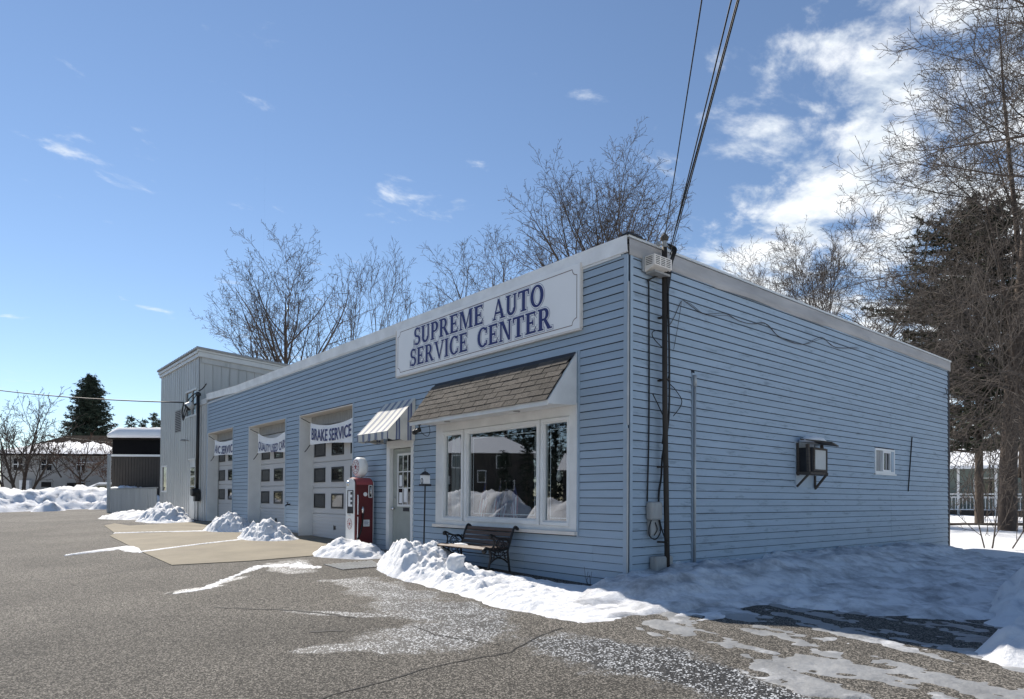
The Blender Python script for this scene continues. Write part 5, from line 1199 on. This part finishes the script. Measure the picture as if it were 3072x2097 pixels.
tree('bare_tree', 'multi-stemmed bare tree before the stucco house at the far left', [(-56.9,-2.4,.3,-.2,-.3,1,6.4,.15),(-56.8,-2.3,.3,.1,.15,1,7.4,.16),(-56.7,-2.2,.3,.3,.42,1,6.0,.12),(-57.0,-2.6,.3,-.45,-.6,1,6.0,.13)], 21, S(n=[13,9,7,5], t0=[.2,.15,.15,.2], rmin=.012))
tree('bare_tree', 'spreading reddish bare tree in front of the stucco house roof', [(-58.2,1.8,.3,-.1,-.1,1,4.0,.10),(-58.2,1.8,2.3,-.5,-.7,.7,4.2,.06),(-58.2,1.8,2.3,.45,.6,.7,4.2,.06),(-58.2,1.8,3,.1,.1,1,3.0,.06),(-59,3.4,.3,.1,.1,1,5.0,.07),(-59.5,4.2,2.6,.35,.45,.7,3.4,.06),(-58.8,.4,2.6,-.3,-.4,.9,3.2,.06)], 22, S(n=[14,12,9,7], t0=[.2,.12,.1,.2], rmin=.015), None, (None, M_twigr))
# right hand bare oak and its lower dead tangle
OAK = S(levels=4, n=[64,11,7,4], ref=[16,5,2,.8], t0=[.16,.10,.1,.2], ang=[(58,98),(26,58),(28,62),(30,70)], ratio=[.33,.46,.45,.5], tp=[.45,.5,.4,.3], rr=[.22,.5,.5,.6], up=[.0,.022,.03,.03,.03], wob=[.03,.08,.10,.11,.12], rmin=.0075)
tree('bare_oak', 'tall dense bare oak with sweeping branches at the right edge of the picture', [(-1.9,23.6,-.1,.0,.0,1,23,.32),(-1.5,24.0,2.0,.03,.04,1,19,.18)], 31, OAK, None, (None, M_twigo))
tree('bare_oak', 'drooping tangle of bare twigs hiding the pine trunks at right', [(-1.0,22.4,-.1,.02,.02,1,12.5,.17),(-1.0,22.4,5.4,1.45,-11.4,-1.0,11.6,.07)], 33, dict(OAK, n=[54,12,8,4], t0=[.26,.1,.1,.2], ratio=[.36,.45,.45,.5], tp=[.30,.5,.4,.3], up=[.0,-.02,-.012,.0,.0], rr=[.22,.5,.5,.6]), None, (None, M_twigo))
tree('bare_oak', 'overhanging bare branches reaching in at the upper right corner', [(4.2,15.2,8.2,-.62,-.05,.16,6.4,.06),(4.2,15.2,9.6,-.70,-.12,.20,6.6,.06),(4.2,15.2,6.9,-.66,.1,.05,5.6,.05),(4.2,15.2,11.0,-.6,-.2,.3,6.6,.06),(4.2,15.0,10.2,-.5,.4,.2,6.0,.05),(4.2,15.2,-.1,.0,.0,1,14,.20)], 35, S(levels=3, n=[16,9,6], ref=[6,2.6,1], t0=[.18,.15,.15], rmin=.006, up=[.012,.03,.03,.02], wob=[.07,.11,.14,.16], ang=[(28,58),(28,60),(30,65)], ratio=[.40,.42,.45], seg=[.6,.4,.3,.2]))
tree('bare_shrub', 'twiggy bare shrub at the back corner of the end wall', [(.55,12.2,-.1,.2,-.1,1,2.0,.02),(.8,12.6,-.1,.5,.3,1,1.8,.018),(.5,12.0,-.1,-.1,-.4,1,1.9,.018),(1.3,12.4,-.1,.8,-.4,.9,1.6,.016),(1.9,12.0,-.1,.3,-.6,.8,1.3,.014)], 37, S(levels=3, n=[9,6,5], ref=[1.5,.8,.4], t0=[.15,.15,.1], seg=[.25,.15,.1,.1], rmin=.0045), None, None or (M_twig, M_twig), 'shrub')

def conifer(name, label, base, Hh, R, seed, mat, dens=1.0, tuft=.38, z0=.08, shape=.9, group=None, droop=-.05, ragged=.25, leaves=7, trunk_r=None):
    rng = random.Random(seed); T = MB(); C = MB(); x, y, z = base; tr = trunk_r or Hh*.018
    top = Vector((x+rng.uniform(-.2,.2), y+rng.uniform(-.2,.2), z+Hh)); T.tube([(x,y,z-.2),(x,y,z+Hh*.5),top], [tr,tr*.65,.03], 7, False)
    h = z0*Hh
    while h < Hh*.985:
        f = (h/Hh-z0)/(1-z0); rad = R*((1-f)**shape)*(.72+.28*min(1,f*6)); k = max(3,int(6*dens))
        for j in range(k):
            a = rng.uniform(0,6.28); Ln = rad*rng.uniform(1-ragged*2,1+ragged*.5)
            if Ln < .15: Ln = .15
            d = Vector((math.cos(a), math.sin(a), rng.uniform(-.05,.28)+droop)).normalized(); p = Vector((x,y,z+h+rng.uniform(-.2,.2))); pts = [p]; q = p.copy(); n = 4
            for i in range(n): d = (d+Vector((rng.gauss(0,.06),rng.gauss(0,.06),.05))).normalized(); q = q+d*(Ln/n); pts.append(q.copy())
            T.tube(pts, [max(.012,Ln*.013)]*4+[.006], 3, False)
            m_ = max(2,int(Ln/tuft*1.5*dens))
            for i in range(m_):
                t = .25+.75*(i+rng.random())/m_; ff = t*n; ii = min(int(ff),n-1); c = pts[ii].lerp(pts[ii+1],ff-ii)+Vector((rng.gauss(0,tuft*.45),rng.gauss(0,tuft*.45),rng.gauss(0,tuft*.2)))
                for l in range(leaves):
                    v = Vector((rng.gauss(0,1),rng.gauss(0,1),rng.gauss(.15,.6))).normalized()*tuft*rng.uniform(.5,1.1); w = v.orthogonal().normalized()*tuft*.13
                    C.add([c-w, c+w, c+v], [(0,1,2)])
        h += Hh*.028*(1.15-.5*f)/max(dens,.6)
    root = thing(name, label, 'tree', base, group); T.build('trunk', M_bark, root, smooth=True, fix=False); C.build('foliage', mat, root, fix=False); return root
conifer('spruce_tree', 'tall dark spruce standing behind the stucco house', (-88,6.2,.3), 15.2, 4.3, 41, M_needle2, 1.7, .36, .05, .55, droop=.0, ragged=.2)
for k, (x, y, hh, rr_, lb_) in enumerate(((-130,18.2,15.2,2.6,'leftmost distant pine over the dark barn roof'),(-129,19.9,14.4,2.4,'second distant pine over the dark barn roof'),(-128,21.4,15.8,2.2,'tallest distant pine over the dark barn roof'),(-116,19.6,13.4,2.2,'distant pine touching the annex wall'))):
    conifer('pine_tree', lb_, (x,y,.3), hh, rr_, 50+k, M_needle2, .8, .7, .2, .7, 'distant pines', leaves=5)
conifer('pine_tree', 'dark white pine mixed into the bare oak at the right', (-4.2,28.8,-.1), 14.4, 5.6, 61, M_needle, 1.6, .25, .24, .40, ragged=.42, droop=-.04, trunk_r=.19, leaves=10)

# ================================================================== buildings in the distance
def plane_frame(a, b):
    """local frame on the line a->b: returns f(u,v,d): along, up, out toward the camera side"""
    A = Vector((a[0],a[1],0)); U = Vector((b[0]-a[0],b[1]-a[1],0)).normalized(); O = Vector((U.y,-U.x,0))
    return lambda u,v,d: A+U*u+O*d+Vector((0,0,v))
def fbox(mb, F, u0,u1,v0,v1,d0,d1):
    vs = [F(u,v,d) for d in (d0,d1) for u,v in ((u0,v0),(u1,v0),(u1,v1),(u0,v1))]
    return mb.add(vs, [(3,2,1,0),(4,5,6,7),(0,1,5,4),(1,2,6,5),(2,3,7,6),(3,0,4,7)])
M_stucco = pmat('stucco', (.35,.34,.315), .9, .08, 1.5); M_brown = pmat('brown_metal', (.055,.047,.040), .7, .12, 2); M_roofd = pmat('dark_roof', (.028,.023,.020), 1.0, .3, 2, spec=.02)
F = plane_frame((-70.2,-3.2),(-63.3,5.0)); LEN = math.hypot(6.9,8.2)
ho = thing('stucco_house', 'grey stucco two storey house with snow on its hipped roof edge', 'house', tuple(F(5,.3,-3)))
fbox(MB(),F,.3,LEN,-.2,4.75,-8,0).build('wall', M_stucco, ho)
m = MB(); m.add([F(-.3,4.72,.5),F(LEN+.3,4.72,.5),F(LEN+.3,4.72,-8.5),F(-.3,4.72,-8.5),F(3.6,6.9,-4),F(LEN-3.4,6.9,-4)],[(0,1,5,4),(1,2,5),(2,3,4,5),(3,0,4),(3,2,1,0)]); m.build('roof', M_roofd, ho)
m = MB(); n = 40; vs = []
for i in range(n+1):
    u = i/n
    for j in range(7):
        t = j/6*(.62+.16*mnoise.noise((u*9,1,1))+.06*mnoise.noise((u*31,2,1)))*(1-abs(2*u-1)**6*.5); a = F(-.3+3.9*t+(LEN+.6-7.3*t)*u, 4.74+2.2*t+.20*(1-(j/6)**3)*(1 if 0<j else .6)+.05*mnoise.noise((u*22,j,3)), .52-4.5*t); vs.append(a)
m.add(vs,[(i*7+j,(i+1)*7+j,(i+1)*7+j+1,i*7+j+1) for i in range(n) for j in range(6)]); m.build('roof_snow', M_snow, ho, smooth=True, fix=False)
def hwin(u0,u1,v0,v1,cross=True):
    w = fbox(MB(),F,u0-.08,u1+.08,v0-.10,v1+.06,.0,.05).build('window', M_stucco, ho); fbox(MB(),F,u0,u1,v0,v1,.051,.06).build('pane', M_pane2, w)
    if cross: mm = MB(); fbox(mm,F,(u0+u1)/2-.03,(u0+u1)/2+.03,v0,v1,.061,.075); fbox(mm,F,u0,u1,(v0+v1)/2-.03,(v0+v1)/2+.03,.061,.072); mm.build('muntin', M_white, w)
hwin(4.0,4.9,3.4,4.45); hwin(1.5,2.3,3.4,4.45); hwin(7.2,7.9,3.4,4.45); hwin(4.0,4.9,1.9,2.35,False); hwin(6.3,7.9,1.9,2.3,False)
fbox(MB(),F,LEN-3.2,LEN-1.6,4.05,4.15,.0,.5).build('porch_shelf', M_trim, ho); fbox(MB(),F,2.2,3.1,1.7,2.5,.0,.3).build('cellar_door', M_trim, ho)
F = plane_frame((-46.3,1.9),(-42.2,6.8)); LEN = math.hypot(4.1,4.9)
ba = thing('dark_barn', 'dark brown shed with thick snow on its flat roof behind the annex', 'shed', tuple(F(3,.3,-2)))
m = MB(); u = 0
while u < LEN: fbox(m,F,u,u+.16,.2,3.75,-.03,0); u += .19
m.build('ribbed_wall', M_brown, ba); fbox(MB(),F,0,LEN,.2,4.95,-6,-.031).build('wall_core', M_brown, ba)
fbox(MB(),F,-.02,LEN,3.78,3.92,-.02,.06).build('white_band', M_white, ba)
fbox(MB(),F,.04,LEN,3.93,4.90,-.03,-.005).build('dark_upper_band', pmat('upper_band_black', (.010,.010,.011), .95, .1, 3, spec=.05), ba)  # near-black strip across the upper wall
fbox(MB(),F,-.12,LEN,4.92,5.02,-6,.25).build('roof', M_roofd, ba)
m = MB(); vs = []; n = 24
for i in range(n+1):
    u = -.14+(LEN+.14)*i/n; e = .55*min(1,i/2.2+.25)
    for (d,z) in ((.24,5.02),(.33,5.10),(.34,5.25),(.26,5.25+e*.35),(.05,5.3+e*.75),(-.6,5.3+e*.9),(-6,5.3+e*.95)): vs.append(F(u+.03*mnoise.noise((u,z,1)),z+.03*mnoise.noise((u*2,d,2)),d))
m.add(vs,[(i*7+j,(i+1)*7+j,(i+1)*7+j+1,i*7+j+1) for i in range(n) for j in range(6)]+[tuple(range(7))]); m.build('roof_snow', M_snow, ba, smooth=True, fix=False)
# snow covered car behind the bank
F = plane_frame((-48.6,-.3),(-46.6,3.6))
ca = thing('parked_car', 'parked car buried in snow behind the ploughed bank', 'car', tuple(F(2,.5,0)))
prof = [(0,.5),(0,1.15),(.25,1.28),(1.05,1.40),(1.75,1.90),(3.0,1.93),(3.75,1.42),(4.3,1.32),(4.4,1.1),(4.4,.5)]
MB().prism(prof, lambda a,b,d: F(a,b,d), -1.7, 0).build('body', M_grey, ca, bevel=.06)
MB().prism([(1.35,1.45),(1.85,1.82),(2.35,1.85),(2.35,1.45)], lambda a,b,d: F(a,b,d), .001, .012).build('side_window', M_pane2, ca); MB().prism([(2.45,1.45),(2.45,1.85),(2.95,1.85),(3.45,1.45)], lambda a,b,d: F(a,b,d), .001, .012).build('side_window', M_pane2, ca)
MB().prism([(.1,1.30),(1.0,1.43),(1.7,1.93),(1.9,2.06),(3.0,2.08),(3.25,1.9),(3.0,1.94),(1.77,1.915),(1.06,1.415),(.25,1.29)], lambda a,b,d: F(a,b,d), -1.72, .03).build('snow_cover', M_snow, ca, bevel=.05)
for u in (.85,3.55):
    w = MB(); c = F(u,.72,-.08); nrm = (F(0,0,1)-F(0,0,0)); w.tube([c-nrm*.1,c+nrm*.1], .31, 16); w = w.build('wheel', M_black, ca); h_ = MB(); h_.tube([c+nrm*.101,c+nrm*.11], .17, 12); h_.build('hub', M_rust, w)
# pale house beyond the side yard
F = plane_frame((-13.5,42.5),(8,50.5)); LEN = 22
pf = thing('white_farmhouse', 'pale house with snowy roof and white porch rails behind the right trees', 'house', tuple(F(5,0,-3)))
fbox(MB(),F,0,LEN,-.2,3.3,-8,-1.5).build('wall', pmat('green_siding', (.22,.26,.24), .7, .1, 2), pf)
m = MB(); m.add([F(-.4,3.25,.3),F(LEN,3.25,.3),F(LEN,5.1,-4.5),F(-.4,5.1,-4.5),F(-.4,3.25,-8.5),F(LEN,3.25,-8.5)],[(0,1,2,3),(3,2,5,4),(0,3,4),(1,5,2)]); m.build('roof', M_roofd, pf)
m = MB(); m.add([F(-.45,3.42,.36),F(LEN,3.42,.36),F(LEN,5.3,-4.5),F(-.45,5.3,-4.5),F(-.45,3.22,.36),F(LEN,3.22,.36)],[(0,1,2,3),(4,5,1,0)]); m.build('roof_snow', M_snow, pf)
fbox(MB(),F,0,LEN,-.2,.55,-1.5,0).build('porch_deck', M_brown, pf); fbox(MB(),F,0,LEN,.56,.62,-1.5,.05).build('deck_snow', M_snow, pf)
for k in range(9): fbox(MB(),F,.2+2.0*k,.34+2.0*k,.0,3.25,-.15,0).build('porch_post', M_white, pf)
for v in (1.35,1.55): fbox(MB(),F,.2,LEN,v,v+.09,-.12,-.03).build('porch_rail', M_white, pf)
m = MB()
for k in range(100): fbox(m,F,.3+.2*k,.34+.2*k,.62,1.35,-.10,-.05)
m.build('balusters', M_white, pf)
for u in (1.8,5.2,8.6):
    w = fbox(MB(),F,u,u+1.3,1.3,2.7,-1.5,-1.45).build('window', M_white, pf); fbox(MB(),F,u+.08,u+1.22,1.38,2.62,-1.449,-1.43).build('pane', M_pane2, w)
lg = MB(); lg.tube([(-4.9,25.1,.05),(-2.3,28.2,.08)], .16, 10); tag(lg.build('fallen_log', M_bark, smooth=True), 'dark log lying on the snow in front of the tree trunks', 'log')
# ================================================================== wires overhead
def sagwire(name, label, a, b, sag, r, group=None, n=28, wob=0):
    a, b = Vector(a), Vector(b); pts = []
    for i in range(n+1):
        t = i/n; p = a.lerp(b,t); p.z -= 4*sag*t*(1-t); pts.append(p)
    m = MB(); m.tube(pts, r, 5); return tag(m.build(name, M_cable, smooth=True), label, 'cable', group)
pole = thing('utility_pole', 'wooden utility pole across the street holding the service cables', 'utility pole', (19.8,-20.6,-.7))
MB().tube([(19.8,-20.6,-.8),(19.8,-20.6,9.8)], [.16,.11], 10).build('shaft', M_bark, pole); MB().box(18.7,20.9,-20.66,-20.54,8.75,8.9).build('crossarm', M_bark, pole)
E1 = (20.2,-20.6,7.7)
sagwire('service_cable', 'thickest service cable dropping to the insulator arm from above the picture', (.13,.67,4.33), E1, .48, .0085, 'service cables at the end wall mast')
sagwire('service_cable', 'service cable on the right of the drop, tied at the mast head', (.14,.64,4.20), (20.1,-20.5,7.9), .46, .0062, 'service cables at the end wall mast')
sagwire('service_cable', 'thin left service cable splayed apart from the others', (.12,.56,4.44), (19.1,-20.9,9.0), .50, .0062, 'service cables at the end wall mast')
sagwire('service_cable', 'middle service cable nearly touching the thick one', (.13,.65,4.27), (19.9,-20.6,8.3), .52, .0065, 'service cables at the end wall mast')
sagwire('overhead_line', 'twisted service line running left from the annex to beyond the frame', (-19.3,-.3,4.31), (-58,-14.5,11.2), .9, .022)
sagwire('distant_line', 'faint distant line in front of the stucco house and spruce', (-75,-8.0,7.9), (-60,9,5.4), .15, .02)
pole2 = thing('utility_pole', 'wooden utility pole beyond the left edge carrying the annex line', 'utility pole', (-58,-14.5,.3))
MB().tube([(-58,-14.5,.2),(-58,-14.5,11.8)], [.18,.12], 10).build('shaft', M_bark, pole2)

# ================================================================== things across the street, seen in the window's reflection
F = plane_frame((-50.5,-43.5),(-58.5,-34.5)); LEN = math.hypot(8,9)
hb = thing('street_house', 'dark house across the street with thick snow on its hipped roof', 'house', tuple(F(5,0,-3)))
fbox(MB(),F,0,LEN,-.6,6.2,-8,0).build('wall', M_brown, hb)
m = MB(); m.add([F(-.6,6.2,.6),F(LEN+.6,6.2,.6),F(LEN+.6,6.2,-8.6),F(-.6,6.2,-8.6),F(3.5,8.4,-4),F(LEN-3.5,8.4,-4)],[(0,1,5,4),(1,2,5),(2,3,4,5),(3,0,4),(3,2,1,0)]); m.build('snowy_roof', M_snow, hb)
for (u,v,a,b) in ((3.2,4.6,.9,1.3),(5.4,3.0,.8,1.2),(2.2,2.2,1.4,.9),(8.2,4.6,.9,1.3)):
    w = fbox(MB(),F,u-.1,u+a+.1,v-.1,v+b+.1,0,.06).build('window', M_white, hb); fbox(MB(),F,u,u+a,v,v+b,.061,.07).build('pane', M_pane2, w)
F = plane_frame((-34,-58),(-50,-47)); LEN = 19
hc = thing('street_house', 'low snow roofed house across the street behind the cedars', 'house', tuple(F(5,0,-3)))
fbox(MB(),F,0,LEN,-.6,4.4,-8,0).build('wall', M_brown, hc); m = MB(); m.add([F(-.6,4.4,.6),F(LEN+.6,4.4,.6),F(LEN+.6,6.6,-4),F(-.6,6.6,-4),F(LEN+.6,4.4,-8.6),F(-.6,4.4,-8.6)],[(0,1,2,3),(3,2,4,5),(0,3,5),(1,4,2)]); m.build('snowy_roof', M_snow, hc)
rr = random.Random(8); k = 0
for (x, y) in ((-43.5,-33.5),(-41.9,-35.0),(-40.2,-36.5),(-38.4,-38.0),(-36.5,-39.5),(-34.5,-41),(-32.5,-42.5),(-30.0,-44)):
    conifer('cedar_tree', 'dark upright cedar in a row across the street', (x,y,-.5), rr.uniform(5.5,7.2), 1.0, 100+k, M_needle2, .8, .45, .02, .5, 'cedars across the street', leaves=5); k += 1
def dup(root, loc, sc=1.0, rz=0.0):
    r = root.copy(); COL.objects.link(r); r.location = loc; r.scale = (sc,sc,sc); r.rotation_euler = (0,0,rz)
    for ch in list(root.children): c = ch.copy(); COL.objects.link(c); c.parent = r; c.matrix_parent_inverse = ch.matrix_parent_inverse.copy()
    return r
protos = [conifer('pine_tree', 'tall dark pine in the wood across the street', (-60+8*i,-70,-.5), 17+2*i, 4.8, 200+i, M_needle2, .75, 1.0, .02, .55, 'pines across the street', leaves=6) for i in range(3)]
for i in range(46):
    f = i/45; a = RAD(197+f*66); r = 84+rr.uniform(-6,14); x, y = 5+r*1.32*math.cos(a), 4+r*math.sin(a)
    dup(protos[i%3], (x,y,-.5), rr.uniform(.8,1.15), rr.uniform(0,6.28))
def street_bank(x, y):
    c = -17.8+.5*math.sin(x*.3); d = abs(y-c)/(1.9+.5*mnoise.noise((x*.3,1,1)))
    return (1.7 if x < -24 else 1.15)*max(0,1-d*d)*(1+.3*fbm(x,y,3,4,.6))-.03 if d < 1.1 and abs(x+22) > 1.5 else -.05
tag(height_mesh('snow_bank', -46, -2, -20.8, -15, .2, street_bank, M_dsnow), 'ploughed snow bank along the street opposite the garage', 'snow bank')
# small flags and a pendant lamp inside the shop window
def flag_mesh(mb, base, lean, tip_h, seed):
    pass
for k, (x, y, lx, ly) in enumerate(((-2.95,.17,.13,.0),(-2.72,.20,.03,.02),(-2.45,.17,-.12,.0),(-2.62,.26,.10,.05))):
    r = thing('small_flag', ['small striped flag drooping at the left of the window bunch','small striped flag upright in the middle of the window bunch','small striped flag leaning right in the window bunch','small striped flag at the back of the window bunch'][k], 'flag', (x,y,.72), 'small flags in the shop window')
    top = Vector((x+lx*-.9,y+ly,1.42-.03*k)); m = MB(); m.tube([(x,y,.72),top], .006, 5); m.lathe([(.011,0),(.012,.012),(.003,.025)], tuple(top), 8); m.build('stick', M_gold, r)
    mb = MB(); d = (top-Vector((x,y,.72))).normalized(); s0 = top-d*.04
    for i in range(13):
        mb.mi = i%2
        for j in range(6):
            def q(ii,jj):
                f = jj/6; base_ = s0-d*(.030*ii)
                return base_+Vector(((.20*f*(1 if lx<=0 else -1)*(1-f*.35))*(1-.02*ii)+.02*math.sin(ii*1.3+k)*f, -.04*f+.02*math.sin(ii*.9+f*4), -.46*f*(1-.018*ii)))
            if i < 7 and j < 2: mb.mi = 2
            else: mb.mi = i%2
            mb.add([q(i,j),q(i+1,j),q(i+1,j+1),q(i,j+1)],[(0,1,2,3)])
    mb.build('cloth', [M_redl, M_cloth, M_navy], r, fix=False)
vs_ = MB(); vs_.lathe([(.05,.721),(.08,.78),(.085,.86),(.06,.93),(.055,.95)], (-2.7,.36,0), 16); tag(vs_.build('vase', M_shdark, smooth=True), 'dark vase holding small flags inside the shop window', 'vase')
pl = thing('pendant_lamp', 'pale bulb hanging on a cord inside the right window pane', 'lamp', (-1.62,.4,1.4))
MB().tube([(-1.62,.4,2.6),(-1.62,.4,1.52)], .005, 5).build('cord', M_cloth, pl); m = MB(); m.lathe([(.012,1.53),(.02,1.50),(.045,1.42),(.035,1.37),(.008,1.345)], (-1.62,.4,0), 12); m.build('bulb', M_cloth, pl, smooth=True)
